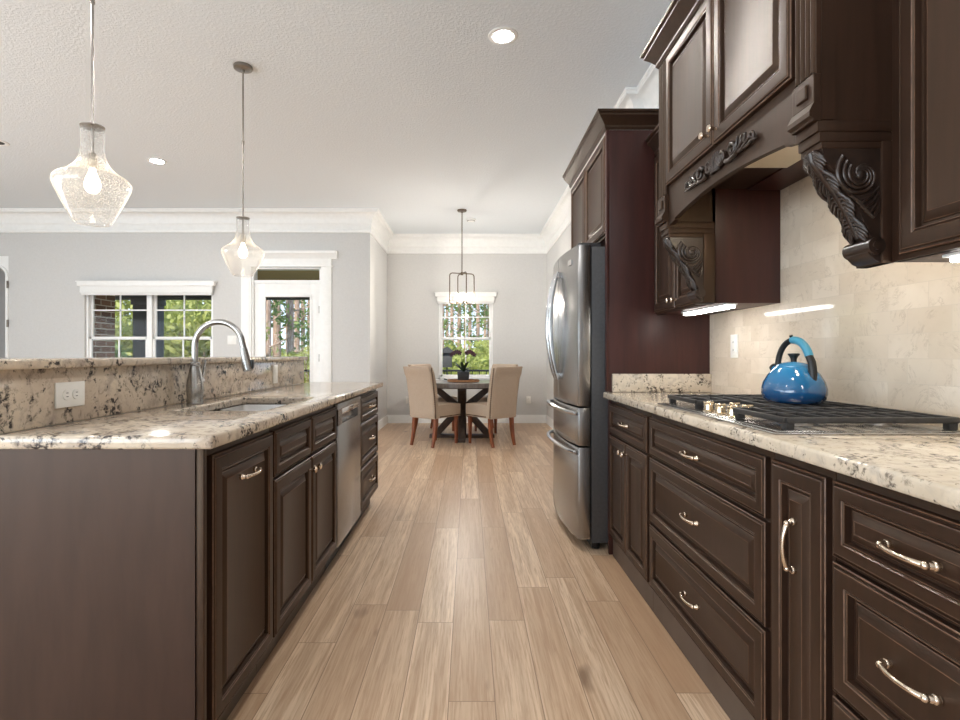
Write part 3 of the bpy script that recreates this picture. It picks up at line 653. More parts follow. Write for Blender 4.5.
# corbels
def corbel(y0, back):
    y1 = y0+.085; ym = (y0+y1)/2
    prof = [(back, 1.625), (.862, 1.625), (.868, 1.600), (.890, 1.570), (.912, 1.540), (.934, 1.505), (.955, 1.468), (.971, 1.432), (.980, 1.412), (.985, 1.404), (.980, 1.394), (.974, 1.382), (.974, 1.370), (.980, 1.362), (.990, 1.352), (1.008, 1.344), (back, 1.344)]
    o = B().prism(prof, y0+.004, y1-.004, 'y').obj('corbel', 'carve', hd, 40)
    b = B(); b.box(.846, back, y0-.002, y1+.002, 1.664, 1.690, .002); b.box(.852, back, y0+.0, y1, 1.640, 1.665, .003); b.box(.858, back, y0+.002, y1-.002, 1.624, 1.641, .002); b.obj('corbel_cap', 'wood', o)
    B().box(1.004, back+.002, y0-.002, y1+.002, 1.344, 1.64, .001).obj('back_strip', 'wood', o)
    b = B()     # acanthus leaf down the curved front
    F_ = prof[1:9]; n = 28; path = []
    for i in range(n+1):
        t = i/n*(len(F_)-1); k = min(int(t), len(F_)-2); f = t-k; path.append((F_[k][0]*(1-f)+F_[k+1][0]*f, F_[k][1]*(1-f)+F_[k+1][1]*f))
    b.tube([(x-.003, ym, z) for x, z in path], [.010-.003*i/n for i in range(n+1)], 8)
    for i in range(1, n):
        x, z = path[i]; wv = .036*(.75+.25*math.sin(i*.9))
        for sg in (-1, 1): b.tube([(x-.003, ym, z+.004), (x-.006, ym+sg*wv*.5, z+.004), (x+.001, ym+sg*wv, z-.012), (x+.007, ym+sg*wv*1.05, z-.022)], [.006, .006, .005, .0025], 6)
    b.obj('acanthus_leaf', 'carve', o, 60)
    B().tube([(.990, y0-.004, 1.386), (.990, y1+.004, 1.386)], .021, 18).tube([(.990, y0-.007, 1.386), (.990, y1+.007, 1.386)], .011, 14).obj('scroll', 'carve', o)
    for ys in (y0+.003, y1-.003):     # volutes on the two cheeks
        b = B()
        for r0, rr in ((.062, .0065), (.046, .006), (.032, .0055)):
            P = spiral(.955, 1.560, r0, 1.15, PI*.75, 24, .12); b.tube([(x, ys, z) for x, z in P], [rr*(1-.4*i/24) for i in range(25)], 7)
        for k in range(4): b.tube([(.930+.012*k, ys, 1.508-.012*k), (.955+.010*k, ys, 1.492-.012*k), (.985+.003*k, ys, 1.512-.014*k), (.999, ys, 1.53-.012*k)], [.004, .0055, .005, .003], 6)
        b.ball((.955, ys, 1.560), (.012, .006, .012), 12)
        b.obj('volute', 'carve', o, 60)
corbel(YH0+.001, 1.030); corbel(YH1-.086, 1.050)
# hood insert and lamps
hi = thing('hood_insert', 'stainless extractor insert glowing under the wooden hood', 'extractor', (1.02, 1.68, 1.822))
B().box(.90, 1.195, 1.36, 2.01, 1.822, 1.8378, .003).obj('housing', 'cream', hi)
for y in (1.46, 1.60): B().lathe([(0, 0), (.04, 0), (.043, .003), (.043, .006), (0, .006)], (1.10, y, 1.8155), 20).obj('lamp', 'hoodlamp', hi)
B().box(.95, 1.06, 1.42, 1.70, 1.818, 1.822).obj('filter', 'satin', hi)
# lamps under the wall cabinets
def under_lamp(label, x0, x1, y0, y1):
    r = thing('under_cabinet_light', label, 'light', ((x0+x1)/2, (y0+y1)/2, 1.325), 0)
    B().box(x0, x1, y0, y1, 1.337, 1.3448, .002).obj('housing', 'white', r); B().box(x0+.006, x1-.006, y0+.006, y1-.012, 1.325, 1.337, .004).obj('diffuser', 'under', r)
under_lamp('glowing white light bar under the small cabinet beside the tall panel', 1.11, 1.165, 2.32, 2.80)
under_lamp('white light bar under the broad-door cabinet near the camera', 1.06, 1.115, .70, 1.20)

# ------------------------------------------------------------------ refrigerator
fr = thing('refrigerator', 'stainless french-door refrigerator with two lower drawers', 'refrigerator', (.98, 3.505, 0))
FY0, FY1 = 3.052, 3.958; FM = (FY0+FY1)/2
def fx(y): u = (y-FM)/((FY1-FY0)/2); return .585+.040*u*u
B().box(.700, 1.33, FY0+.004, FY1-.004, .045, 1.74, .004).obj('case', 'fridgegrey', fr)
def fdoor(name, y0, y1, z0, z1):
    n = 14; front_ = [(fx(y0+(y1-y0)*i/n), y0+(y1-y0)*i/n) for i in range(n+1)]
    poly = front_+[(.694, y1), (.694, y0)]
    return B().prism(poly, z0, z1, 'z', .006).obj(name, 'doorsteel', fr, 25)
dn = fdoor('door', FY0, FM-.003, .826, 1.752); df = fdoor('door', FM+.003, FY1, .826, 1.752)
d1 = fdoor('drawer', FY0, FY1, .600, .818); d2 = fdoor('drawer', FY0, FY1, .065, .592)
for o, y in ((dn, FM-.055), (df, FM+.055)):
    b = B(); zz = [.965+.69*i/16 for i in range(17)]
    b.tube([(fx(y)-.012-.050*math.sin(PI*i/16)**.75, y, z) for i, z in enumerate(zz)], [.011+.006*math.sin(PI*i/16) for i in range(17)], 12)
    for z in (.985, 1.635): b.box(fx(y)-.022, fx(y)+.006, y-.010, y+.010, z-.018, z+.018, .004)
    b.obj('handle', 'handlesteel', o)
for o, z in ((d1, .785), (d2, .560)):
    b = B(); ys = [FY0+.02+(FY1-FY0-.04)*i/18 for i in range(19)]
    b.tube([(fx(y)-.008-.040*math.sin(PI*i/18)**.5, y, z+.012*math.sin(PI*i/18)) for i, y in enumerate(ys)], .0125, 10)
    for y in (FY0+.03, FY1-.03): b.box(fx(y)-.020, fx(y)+.008, y-.014, y+.014, z-.012, z+.012, .004)
    b.obj('handle', 'handlesteel', o)
B().prism([(fx(FY0+.11)-.005, FY0+.11), (fx(FY0+.17)-.005, FY0+.17), (fx(FY0+.17)+.004, FY0+.17), (fx(FY0+.11)+.004, FY0+.11)], 1.655, 1.685, 'z').obj('badge', 'chrome', dn)
for y in (FY0+.06, FY1-.06): B().box(.63, .76, y-.03, y+.03, 1.7405, 1.768, .006).obj('hinge_cover', 'fridgegrey', fr)
for y in (FY0+.06, FY1-.06):
    for x in (.74, 1.28): B().tube([(x, y, 0), (x, y, .05)], .02, 14).obj('foot', 'black', fr)
B().box(.705, .73, FY0+.02, FY1-.02, .012, .06).obj('kick_grille', 'black', fr)

# ------------------------------------------------------------------ cooktop and kettle
CT = thing('cooktop', 'stainless gas cooktop with black cast iron grates on the granite', 'cooktop', (1.045, 1.80, .914))
C0, C1 = 1.372, 2.23
B().box(.785, 1.305, C0, C1, .9142, .921, .003).box(.80, 1.29, C0+.015, C1-.015, .920, .9235, .002).obj('tray', 'steel', CT)
def grate(x0, x1, y0, y1, nx):
    b = B(); zt = .958
    for y in (y0, y1): b.box(x0, x1, y-.007, y+.007, zt-.016, zt-.001, .003)
    for x in (x0, x1): b.box(x-.007, x+.007, y0, y1, zt-.016, zt-.001, .003)
    for k in range(1, nx): x = x0+(x1-x0)*k/nx; b.box(x-.0038, x+.0038, y0, y1, zt-.011, zt, .002)
    ym = (y0+y1)/2; b.box(x0, x1, ym-.006, ym+.006, zt-.016, zt-.002, .002)
    for x in (x0+.012, x1-.012):
        for y in (y0+.010, y1-.010): b.box(x-.012, x+.012, y-.011, y+.011, .9236, zt-.006, .003)
    b.obj('grate', 'iron', CT, 30)
grate(.825, 1.275, C0+.022, C0+.292, 8); grate(.985, 1.275, C0+.300, C1-.300, 5); grate(.825, 1.275, C1-.292, C1-.022, 8)
def burner(x, y, r):
    o = B().lathe([(0, .012), (r*.9, .012), (r, .008), (r*1.05, 0), (r*1.25, 0)], (x, y, .9237), 28).obj('burner', 'satin', CT)
    B().lathe([(0, .018), (r*.7, .018), (r*.76, .014), (r*.76, .0115), (0, .0115)], (x, y, .9237), 24).obj('burner_cap', 'iron', o)
for x, y, r in ((.94, C0+.157, .04), (1.17, C0+.157, .032), (.94, C1-.157, .032), (1.17, C1-.157, .04), (1.13, 1.80, .055)): burner(x, y, r)
for x, y in ((.845, 1.715), (.845, 1.80), (.845, 1.885), (.915, 1.757), (.915, 1.843)):
    o = B().lathe([(0, .026), (.012, .026), (.0155, .022), (.017, .004), (.021, .002), (.023, 0)], (x, y, .9237), 24).obj('knob', 'knob', CT)
    B().box(x-.018, x+.018, y-.0045, y+.0045, .9455, .957, .003).obj('knob_grip', 'knob', o)
KX, KY, KZ = 1.120, 1.845, .9582
k = thing('kettle', 'glossy blue enamel kettle with a looped handle on the cooktop', 'kettle', (KX, KY, KZ))
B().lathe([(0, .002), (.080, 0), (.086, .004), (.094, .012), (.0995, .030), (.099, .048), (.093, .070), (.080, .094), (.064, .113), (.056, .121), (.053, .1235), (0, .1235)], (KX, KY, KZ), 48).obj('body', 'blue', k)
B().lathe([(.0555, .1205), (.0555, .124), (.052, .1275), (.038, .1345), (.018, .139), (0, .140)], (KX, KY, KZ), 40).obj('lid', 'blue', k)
B().lathe([(0, .138), (.009, .138), (.010, .148), (.013, .156), (.0185, .163), (.0185, .167), (0, .168)], (KX, KY, KZ), 24).obj('lid_knob', 'black', k)
ha = math.radians(-77)    # handle plane across the aisle, turned a little to the camera
hdv = Vector((math.cos(ha), math.sin(ha), 0)); hb0 = Vector((KX, KY, KZ))
def hp(t): a = PI*t; return hb0+hdv*(-.070*math.cos(a))+Vector((0, 0, .105+.108*math.sin(a)**.85 if math.sin(a) > 0 else .105))
P = [hp(i/28) for i in range(29)]
P[0] = hb0-hdv*.076+Vector((0, 0, .098)); P[-1] = hb0+hdv*.078+Vector((0, 0, .070)); P[-2] = hb0+hdv*.0775+Vector((0, 0, .095)); P[-3] = hb0+hdv*.076+Vector((0, 0, .118)); P[-4] = hb0+hdv*.0735+Vector((0, 0, .136))
hl = B().tube(P, [.0100]*23+[.0112, .012, .0125, .0130, .0130, .011], 12).obj('handle', 'black', k)
B().tube(P[13:25], [.0118]+[.0132]*11, 12).obj('handle_grip', 'teal', hl)
B().tube([P[13]+Vector((0, 0, .006)), P[13]+Vector((-.004, 0, .018))], [.005, .006], 8).obj('whistle_lever', 'black', hl)
sp_ = hb0-hdv*.066+Vector((0, 0, .100)); sd = (-hdv*.8+Vector((0, 0, .6))).normalized()
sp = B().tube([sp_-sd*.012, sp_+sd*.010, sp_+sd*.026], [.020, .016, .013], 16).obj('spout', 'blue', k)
B().tube([sp_+sd*.024, sp_+sd*.034], [.0155, .0135], 16).tube([sp_+sd*.030, sp_+sd*.030+hdv*.028+Vector((0, 0, .02))], .0045, 8).obj('spout_flap', 'black', sp)

# ------------------------------------------------------------------ outlets and switches
def plate(name, label, cat, c, nrm, w, h, kind):
    """c on the wall, nrm = outward axis"""
    rot = {'-x': -PI/2, '+x': PI/2, '-y': 0}[nrm]
    r = thing(name, label, cat, c, rot, 'white wall plates')
    B().box(-w/2, w/2, -.006, 0, -h/2, h/2, .002).obj('cover_plate', 'plate', r, 30, True)
    if kind == 'duplex_h' or kind == 'duplex_v':
        for sgn in (-1, 1):
            u, v = (sgn*.0195, 0) if kind == 'duplex_h' else (0, sgn*.0195)
            o = B().lathe([(0, .003), (.0150, .003), (.0165, .001), (.0165, -.002)], (u, -.006, v), 20, Matrix.Rotation(PI/2, 4, 'X')).obj('socket', 'plate', r, 40, True)
            for q in (-1, 1):
                a, c_ = (u, v+q*.0055) if kind == 'duplex_h' else (u+q*.0055, v+.003)
                (B().box(a-.004, a+.004, -.0098, -.0088, c_-.001, c_+.001) if kind == 'duplex_h' else B().box(a-.001, a+.001, -.0098, -.0088, c_-.004, c_+.004)).obj('slot', 'slot', o, 0, True)
    else:
        o = B().box(-.0165, .0165, -.0085, -.006, -.033, .033, .001).obj('rocker', 'plate', r, 30, True)
        if kind == 'gfci':
            for z in (-.02, .02): B().box(-.006, -.004, -.0092, -.0084, z-.004, z+.004).box(.004, .006, -.0092, -.0084, z-.004, z+.004).obj('slot', 'slot', o, 0, True)
plate('wall_outlet', 'white horizontal double outlet on the granite near the bar end', 'outlet', (-1.2195, 1.632, 1.000), '+x', .118, .076, 'duplex_h')
plate('wall_switch', 'small white plate on the granite beyond the faucet', 'switch', (-1.2195, 3.36, 1.000), '+x', .072, .115, 'rocker')
plate('wall_outlet', 'white outlet on the marble tile beside the kettle', 'outlet', (XR-.0105, 2.715, 1.165), '-x', .072, .118, 'gfci')
plate('wall_switch', 'white switch plate on the wall between window and glass door', 'switch', (PX(232, YL), YL-.0005, PZ(340, YL)), '-y', .12, .118, 'rocker')
plate('wall_outlet', 'white outlet low on the nook wall beside the short side wall', 'outlet', (PX(408, YN), YN-.0005, .38), '-y', .072, .118, 'duplex_v')
plate('wall_outlet', 'white outlet low on the nook wall on the refrigerator side of the table', 'outlet', (PX(528.5, YN), YN-.0005, .38), '-y', .072, .118, 'duplex_v')

# ------------------------------------------------------------------ lamps
def pendant(x, y, label):
    r = thing('pendant_lamp', label, 'pendant lamp', (x, y, 1.655), 0, 'glass pendants over the bar')
    B().lathe([(0, 0), (.060, 0), (.062, -.004), (.060, -.020), (.045, -.026), (.012, -.028), (.010, -.045), (0, -.045)], (x, y, ZC), 32).obj('canopy', 'satin', r)
    B().tube([(x, y, ZC-.03), (x, y, 2.05)], .0058, 10).lathe([(0, .012), (.009, .012), (.009, -.012), (0, -.012)], (x, y, 2.57), 12).obj('rod', 'satin', r)
    B().lathe([(0, .006), (.036, .006), (.044, .004), (.044, 0), (.036, -.004), (0, -.004)], (x, y, 2.052), 28).obj('cap', 'satin', r)
    B().tube([(x, y, 2.05), (x, y, 1.945)], .006, 10).lathe([(0, 0), (.013, 0), (.017, -.01), (.0175, -.055), (.014, -.06), (0, -.06)], (x, y, 1.945), 20).obj('socket', 'satin', r)
    B().lathe([(0, 0), (.011, -.002), (.014, -.02), (.024, -.045), (.029, -.065), (.027, -.085), (.016, -.100), (0, -.104)], (x, y, 1.885), 24).obj('bulb', 'bulb', r)
    pr = [(.043, 2.046), (.042, 2.02), (.041, 1.985), (.0415, 1.965), (.044, 1.945), (.049, 1.925), (.057, 1.906), (.069, 1.888), (.085, 1.872), (.103, 1.859), (.119, 1.849), (.130, 1.841), (.1365, 1.832), (.138, 1.822), (.1365, 1.811), (.130, 1.793), (.121, 1.772), (.110, 1.748), (.098, 1.722), (.086, 1.698), (.076, 1.678), (.068, 1.664), (.062, 1.658)]
    pr = pr+[(r_-.003 if i else r_-.003, z+(.0 if i < len(pr)-1 else .001)) for i, (r_, z) in reversed(list(enumerate(pr)))]
    B().lathe(pr, (x, y, 0), 48).obj('glass_shade', 'seeded', r, 75)
    return r
p1 = pendant(PX(92.5, 2.19), 2.19, 'seeded glass pendant lamp hanging nearest the camera over the bar')
dup(p1, (PX(243, 3.65), 3.65, 1.655), None, 'seeded glass pendant lamp over the far end of the bar, its ceiling canopy in view')
def can(x, y, label):
    r = thing('recessed_light', label, 'recessed light', (x, y, ZC-.012), 0, 'recessed ceiling lights')
    B().lathe([(.055, -.002), (.060, -.006), (.078, -.008), (.090, -.004), (.092, 0), (.055, 0)], (x, y, ZC-.0005), 32).obj('trim_ring', 'white', r)
    B().lathe([(0, 0), (.054, 0), (.055, -.003), (0, -.003)], (x, y, ZC-.001), 28).obj('lens', 'can', r)
    return r
c1 = can(PX(503, 3.30), 3.30, 'lit recessed light in the ceiling above the kitchen aisle')
dup(c1, (PX(157, 5.43), 5.43, ZC-.012), None, 'lit recessed light in the ceiling between the two pendants')
c3 = dup(c1, (PX(-3, 4.95), 4.95, ZC-.012), None, 'unlit recessed light over the living room, furthest from the aisle')
for q in c3.children:
    if q.name.startswith('lens'): q.data = q.data.copy(); q.data.materials[0] = M['slot']
vt = thing('smoke_detector', 'small white round detector on the ceiling beyond the chandelier', 'smoke detector', (PX(471, 7.75), 7.75, ZC-.035))
B().lathe([(0, 0), (.068, 0), (.07, -.006), (.066, -.022), (.05, -.032), (0, -.035)], (PX(471, 7.75), 7.75, ZC), 32).obj('case', 'white', vt)
B().lathe([(.052, -.0285), (.058, -.0275), (.058, -.0295), (.052, -.0315)], (PX(471, 7.75), 7.75, ZC), 24).obj('grille', 'slot', vt)
TX, TY = -.095, 7.27
ch = thing('chandelier', 'open bronze cage chandelier with small bulbs above the dining table', 'chandelier', (TX, TY, 1.81))
B().lathe([(0, 0), (.065, 0), (.066, -.006), (.06, -.02), (.012, -.024), (.01, -.04), (0, -.04)], (TX, TY, ZC), 32).obj('canopy', 'bronze', ch)
B().tube([(TX, TY, ZC-.03), (TX, TY, 2.22)], .0065, 10).lathe([(0, .02), (.018, .02), (.02, 0), (.018, -.02), (0, -.02)], (TX, TY, 2.225), 16).obj('rod', 'bronze', ch)
for q in range(4):
    a = math.radians(20)+q*PI/2; ca, sa = math.cos(a), math.sin(a); f = lambda rr, z: (TX+ca*rr, TY+sa*rr, z)
    pp = [f(.01, 2.228), f(.10, 2.228)]+[f(.135+.04*math.sin(t), 2.188+.04*math.cos(t)) for t in [PI/2*i/6 for i in range(7)]]+[f(.175, 1.84)]
    pp += [f(.160+.015*math.cos(t), 1.83-.015*math.sin(t)) for t in [PI/2*i/4 for i in range(5)]]+[f(.07, 1.815)]
    o = B().tube(pp, .0075, 8).obj('arm', 'bronze', ch)
    B().lathe([(0, 0), (.022, 0), (.022, .006), (.013, .008), (.013, .05), (0, .05)], f(.07, 1.812), 16).obj('lamp_holder', 'bronze', o)
    B().lathe([(0, 0), (.010, 0), (.017, .018), (.019, .035), (.014, .06), (.004, .085), (0, .088)], f(.07, 1.862), 16).obj('bulb', 'cbulb', o)

# ------------------------------------------------------------------ dining set
tb = thing('dining_table', 'round dining table with a grey top on a dark crossed trestle base', 'table', (TX, TY, 0))
B().lathe([(0, .70), (.575, .70), (.585, .705), (.587, .755), (.580, .7618), (0, .7618)], (TX, TY, 0), 64).obj('tabletop', 'tabletop', tb)
B().box(TX-.06, TX+.06, TY-.06, TY+.06, .03, .66, .004).obj('post', 'tablebase', tb)
for q in range(4):
    a = q*PI/2
    m = Matrix.Translation((TX, TY, 0)) @ Matrix.Rotation(a, 4, 'Z')
    t = B(); t.prism([(.03, .33), (.03, .46), (.34, .70), (.45, .70)], -.045, .045, 'y', .003); t.xf(m).obj('upper_brace', 'tablebase', tb, 30)
    t = B(); t.prism([(.03, .46), (.03, .33), (.30, .04), (.42, .04)], -.044, .044, 'y', .003); t.xf(m).obj('lower_brace', 'tablebase', tb, 30)
    t = B(); t.box(.05, .44, -.05, .05, 0, .045, .004); t.xf(m).obj('foot', 'tablebase', tb, 30)
    t = B(); t.box(0, .48, -.05, .05, .66, .70, .003); t.xf(m).obj('top_bearer', 'tablebase', tb, 30)

def make_chair(label):
    """local: faces +y, origin on the floor below the seat centre"""
    r = thing('dining_chair', label, 'chair', (0, 0, 0), 0, 'dining chairs around the round table')
    t = bmesh.new(); bmesh.ops.create_cube(t, size=1); bmesh.ops.subdivide_edges(t, edges=t.edges[:], cuts=5, use_grid_fill=True)
    for v in t.verts:
        x, y, z = v.co; d = 1-abs(2*x)**4*.5-abs(2*y)**4*.5
        v.co = (x*.415, y*.47+.015, .425+z*.15+(.018*d if z > .4 else 0))
    s_ = B().add(t); o = s_.obj('seat', 'fabric', r, 60, True)
    t = bmesh.new(); bmesh.ops.create_cube(t, size=1); bmesh.ops.subdivide_edges(t, edges=t.edges[:], cuts=7, use_grid_fill=True)
    for v in t.verts:
        x, y, z = v.co; h = z+.5; lean = -.19-.10*h**1.5; wd = .405+.02*h; th = .095-.02*h
        roll = -.03*max(0, h-.86)/.14
        v.co = (x*wd, lean-.015+y*th+roll, .345+h*.635)
    bmesh.ops.bevel(t, geom=[e for e in t.edges if e.calc_face_angle(0) > 1], offset=.012, segments=2, profile=.5, affect='EDGES')
    bo = B().add(t).obj('backrest', 'fabric', r, 60, True)
    b = B()
    for sx in (-1, 1):
        for i in range(26):
            h = .03+.93*i/25; x = sx*((.405+.02*h)/2+.002); y = -.19-.10*h**1.5-.015-.5*(.095-.02*h)+.016; b.ball((x, y, .345+h*.635), .0100, 6)
        b.obj('nailhead_trim', 'nail', bo, 60, True); b = B()
    b = B()
    for sx in (-1, 1):
        for i in range(17): b.ball((sx*.209, -.15+.39*i/16, .366), .0085, 6)
        b.obj('nailhead_trim', 'nail', o, 60, True); b = B()
    for i in range(17): b.ball((-.19+.38*i/16, .2515, .366), .0085, 6)
    b.obj('nailhead_trim', 'nail', o, 60, True)
    for sx in (-1, 1):
        q = B(); x = sx*.172; t0 = .022; pts = [(x, .205, .36), (x, .205, .20), (x, .207, 0)]
        q.tube(pts, [.030, .025, .018], 4).obj('leg', 'legwood', r, 30, True)
        q = B(); q.tube([(x, -.195, .37), (x, -.205, .22), (x, -.225, .10), (x, -.255, 0)], [.030, .028, .024, .019], 4).obj('leg', 'legwood', r, 30, True)
    return r
c = make_chair('beige upholstered dining chair on the island side, its back to the camera')
def cpos(a, d): return (TX+d*math.cos(a), TY+d*math.sin(a), 0)
a1 = math.radians(238); dist = .60
def face(p): return math.atan2(TY-p[1], TX-p[0])-PI/2
p = cpos(a1, .60); c.location = (-.425, 6.745, 0); c.rotation_euler = (0, 0, math.atan2(.80, .60)-PI/2)
dup(c, (2*TX+.465, 6.745, 0), math.atan2(.80, -.60)-PI/2, 'beige upholstered dining chair on the refrigerator side, its back to the camera')
dup(c, (-.50, 7.88, 0), math.atan2(-.66, .75)-PI/2, 'beige dining chair behind the table beside the short wall, mostly hidden')
dup(c, (.36, 7.92, 0), math.atan2(-.70, -.50)-PI/2, 'beige dining chair behind the table on the refrigerator side, only its top edge showing')

tr = thing('serving_tray', 'round wooden tray in the middle of the dining table', 'tray', (TX+.02, TY-.12, .762))
B().lathe([(0, .004), (.0, .0), (.205, 0), (.215, .006), (.215, .030), (.207, .030), (.203, .010), (0, .010)], (TX+.02, TY-.12, .7622), 48).obj('dish', 'tray', tr)
B().tube([(TX-.20, TY-.14, .79), (TX-.235, TY-.14, .80), (TX-.235, TY-.10, .80), (TX-.20, TY-.10, .79)], .006, 8).obj('grip', 'black', tr)
PXo, PYo, PZo = TX+.02, TY-.12, .7722
pl = thing('potted_orchid', 'dark flowered orchid in a square charcoal pot on the tray', 'potted plant', (PXo, PYo, PZo))
t = bmesh.new(); bmesh.ops.create_cube(t, size=1)
for v in t.verts: q = .082 if v.co.z > 0 else .070; v.co = (PXo+v.co.x*2*q, PYo+v.co.y*2*q, PZo+.065+v.co.z*.13)
bmesh.ops.bevel(t, geom=t.edges[:], offset=.006, segments=2, profile=.5, affect='EDGES'); B().add(t).obj('pot', 'pot', pl)
rnd = random.Random(3)
def blade(b, base_, az, ln, wd, up, droop):
    d_ = Vector((math.cos(az), math.sin(az), 0)); sdv = Vector((-d_.y, d_.x, 0)); n = 8; L0 = []
    for i in range(n+1):
        t_ = i/n; c_ = Vector(base_)+d_*ln*t_+Vector((0, 0, up*t_-droop*t_*t_)); wv = wd*math.sin(PI*min(1, .12+.88*t_))**.7
        L0.append((b.bm.verts.new(c_-sdv*wv+Vector((0, 0, .25*wv))), b.bm.verts.new(c_), b.bm.verts.new(c_+sdv*wv+Vector((0, 0, .25*wv)))))
    for p_, q_ in zip(L0, L0[1:]):
        b.bm.faces.new((p_[0], p_[1], q_[1], q_[0])); b.bm.faces.new((p_[1], p_[2], q_[2], q_[1]))
for i in range(11):
    b = B(); az = i*2*PI/11+rnd.uniform(-.2, .2); blade(b, (PXo, PYo, PZo+.12), az, rnd.uniform(.13, .2), .022, rnd.uniform(.10, .26), .10); b.obj('leaf', 'darkleaf', pl, 60)
for sx, top in ((-.02, .40), (.03, .42)):
    o = B().tube([(PXo+sx*.3, PYo, PZo+.12), (PXo+sx, PYo, PZo+.25), (PXo+sx*1.6, PYo, PZo+.35), (PXo-.09 if sx < 0 else PXo+.11, PYo, PZo+top-.02)], [.004, .0035, .003, .002], 6).obj('flower_stem', 'stem', pl)
    for i in range(5):
        fxp = (PXo+sx*1.6)+((-.02-.026*i) if sx < 0 else (.0+.024*i)); b = B(); cz_ = PZo+.36+.030*math.sin(.6+i*.7)
        for k_ in range(5): a_ = k_*2*PI/5+.3; b.ball((fxp+.018*math.cos(a_), PYo-.01, cz_+.018*math.sin(a_)), (.016, .004, .013), 8, Matrix.Rotation(-a_, 4, 'Y'))
        b.ball((fxp, PYo-.014, cz_), .006, 8); b.obj('flower', 'petal', o, 60)

# ------------------------------------------------------------------ outside
struct(B().box(-14, 6, YL+.14, 11.2, -.25, -.03).obj('floor_porch', 'concrete', smooth=0), 'pale concrete porch floor outside', 'porch floor')
struct(B().box(-12, XN0-.2, YL+.14, 11.2, 2.62, 2.72).obj('ceiling_porch', 'porchwood', smooth=0), 'wooden porch ceiling seen through the transom', 'porch ceiling')
struct(B().box(-12, XN0-.2, 10.85, 11.1, 2.26, 2.62).obj('trim_2', 'darkpost', smooth=0), 'dark porch beam at the edge of the porch ceiling', 'beam')
struct(B().box(-40, 40, 11.2, 70, -.9, -.6).obj('ground_woods', 'ground', smooth=0), 'grassy ground under the trees', 'ground')
struct(B().box(-5.995, PX(87, 7.46), YL+.145, 8.05, -.03, 2.62).obj('wall_brick', 'brick', smooth=0), 'brown brick wing wall outside the living window', 'brick wall')
b = B(); xp0, xp1 = PX(135, 10.9), PX(158, 10.9)
b.box(xp0, xp1, 10.82, 11.12, -.03, 2.26, .006).box(xp0-.04, xp1+.04, 10.79, 11.15, -.03, .10, .006).box(xp0-.03, xp1+.03, 10.80, 11.14, 2.14, 2.26, .006)
tag(b.obj('porch_post', 'darkpost'), 'dark square porch post outside the double window', 'post')
rl = thing('porch_railing', 'black metal railing along the porch edge', 'railing', (-1, 10.95, -.03))
B().box(-5.4, 3.2, 10.93, 10.98, .78, .82, .004).obj('top_rail', 'rail', rl); B().box(-5.4, 3.2, 10.935, 10.975, .08, .11, .004).obj('bottom_rail', 'rail', rl)
for x in [v*.145-3.7 for v in range(44)]: B().box(x-.008, x+.008, 10.947, 10.963, .10, .79).obj('baluster', 'rail', rl, 0)
for x in (-5.4, -3.8, -1.6, .6, 2.9): B().box(x-.035, x+.035, 10.92, 10.99, -.03, .88, .004).obj('post', 'rail', rl)
bx_, by_ = PX(447, 13.0), 13.0
bh = thing('bird_feeder', 'dark roofed feeder on a pole outside the nook window', 'bird feeder', (bx_, by_, -.6))
B().tube([(bx_, by_, -.6), (bx_, by_, .85)], .018, 10).obj('pole', 'rail', bh)
B().box(bx_-.10, bx_+.12, by_-.1, by_+.1, .82, 1.18, .006).box(bx_-.18, bx_-.08, by_-.08, by_+.08, .82, .98, .006).obj('box', 'darkpost', bh)
B().prism([(bx_-.24, 1.20), (bx_, 1.32), (bx_+.20, 1.20), (bx_+.20, 1.17), (bx_-.24, 1.17)], by_-.16, by_+.16, 'y').obj('roof', 'darkpost', bh)

def leaf_cloud(name, parent, mat, blobs, n, size, rg):
    """countless small leaves as one mesh"""
    V = np.zeros((n, 4, 3)); bl = np.array(blobs); wts = bl[:, 3]*bl[:, 4]*bl[:, 5]; wts = wts/wts.sum()
    idx = rg.choice(len(bl), n, p=wts); dv = rg.normal(size=(n, 3)); dv /= np.linalg.norm(dv, axis=1)[:, None]; rad = rg.random(n)**.45
    c_ = bl[idx, :3]+dv*rad[:, None]*bl[idx, 3:6]
    u = rg.normal(size=(n, 3)); u /= np.linalg.norm(u, axis=1)[:, None]; v_ = np.cross(u, rg.normal(size=(n, 3))); v_ /= np.linalg.norm(v_, axis=1)[:, None]
    sz = size*(.6+.8*rg.random(n))[:, None]
    V[:, 0] = c_-u*sz; V[:, 1] = c_-v_*sz*.45; V[:, 2] = c_+u*sz; V[:, 3] = c_+v_*sz*.45
    V -= np.array(parent.location)
    me = bpy.data.meshes.new(name); me.vertices.add(n*4); me.vertices.foreach_set('co', V.reshape(-1))
    me.loops.add(n*4); me.loops.foreach_set('vertex_index', np.arange(n*4)); me.polygons.add(n); me.polygons.foreach_set('loop_start', np.arange(n)*4)
    me.polygons.foreach_set('loop_total', np.full(n, 4)); me.update(calc_edges=True); me.materials.append(M[mat])
    o = bpy.data.objects.new(name, me); COL.objects.link(o); o.parent = parent; return o
rg = np.random.default_rng(5)
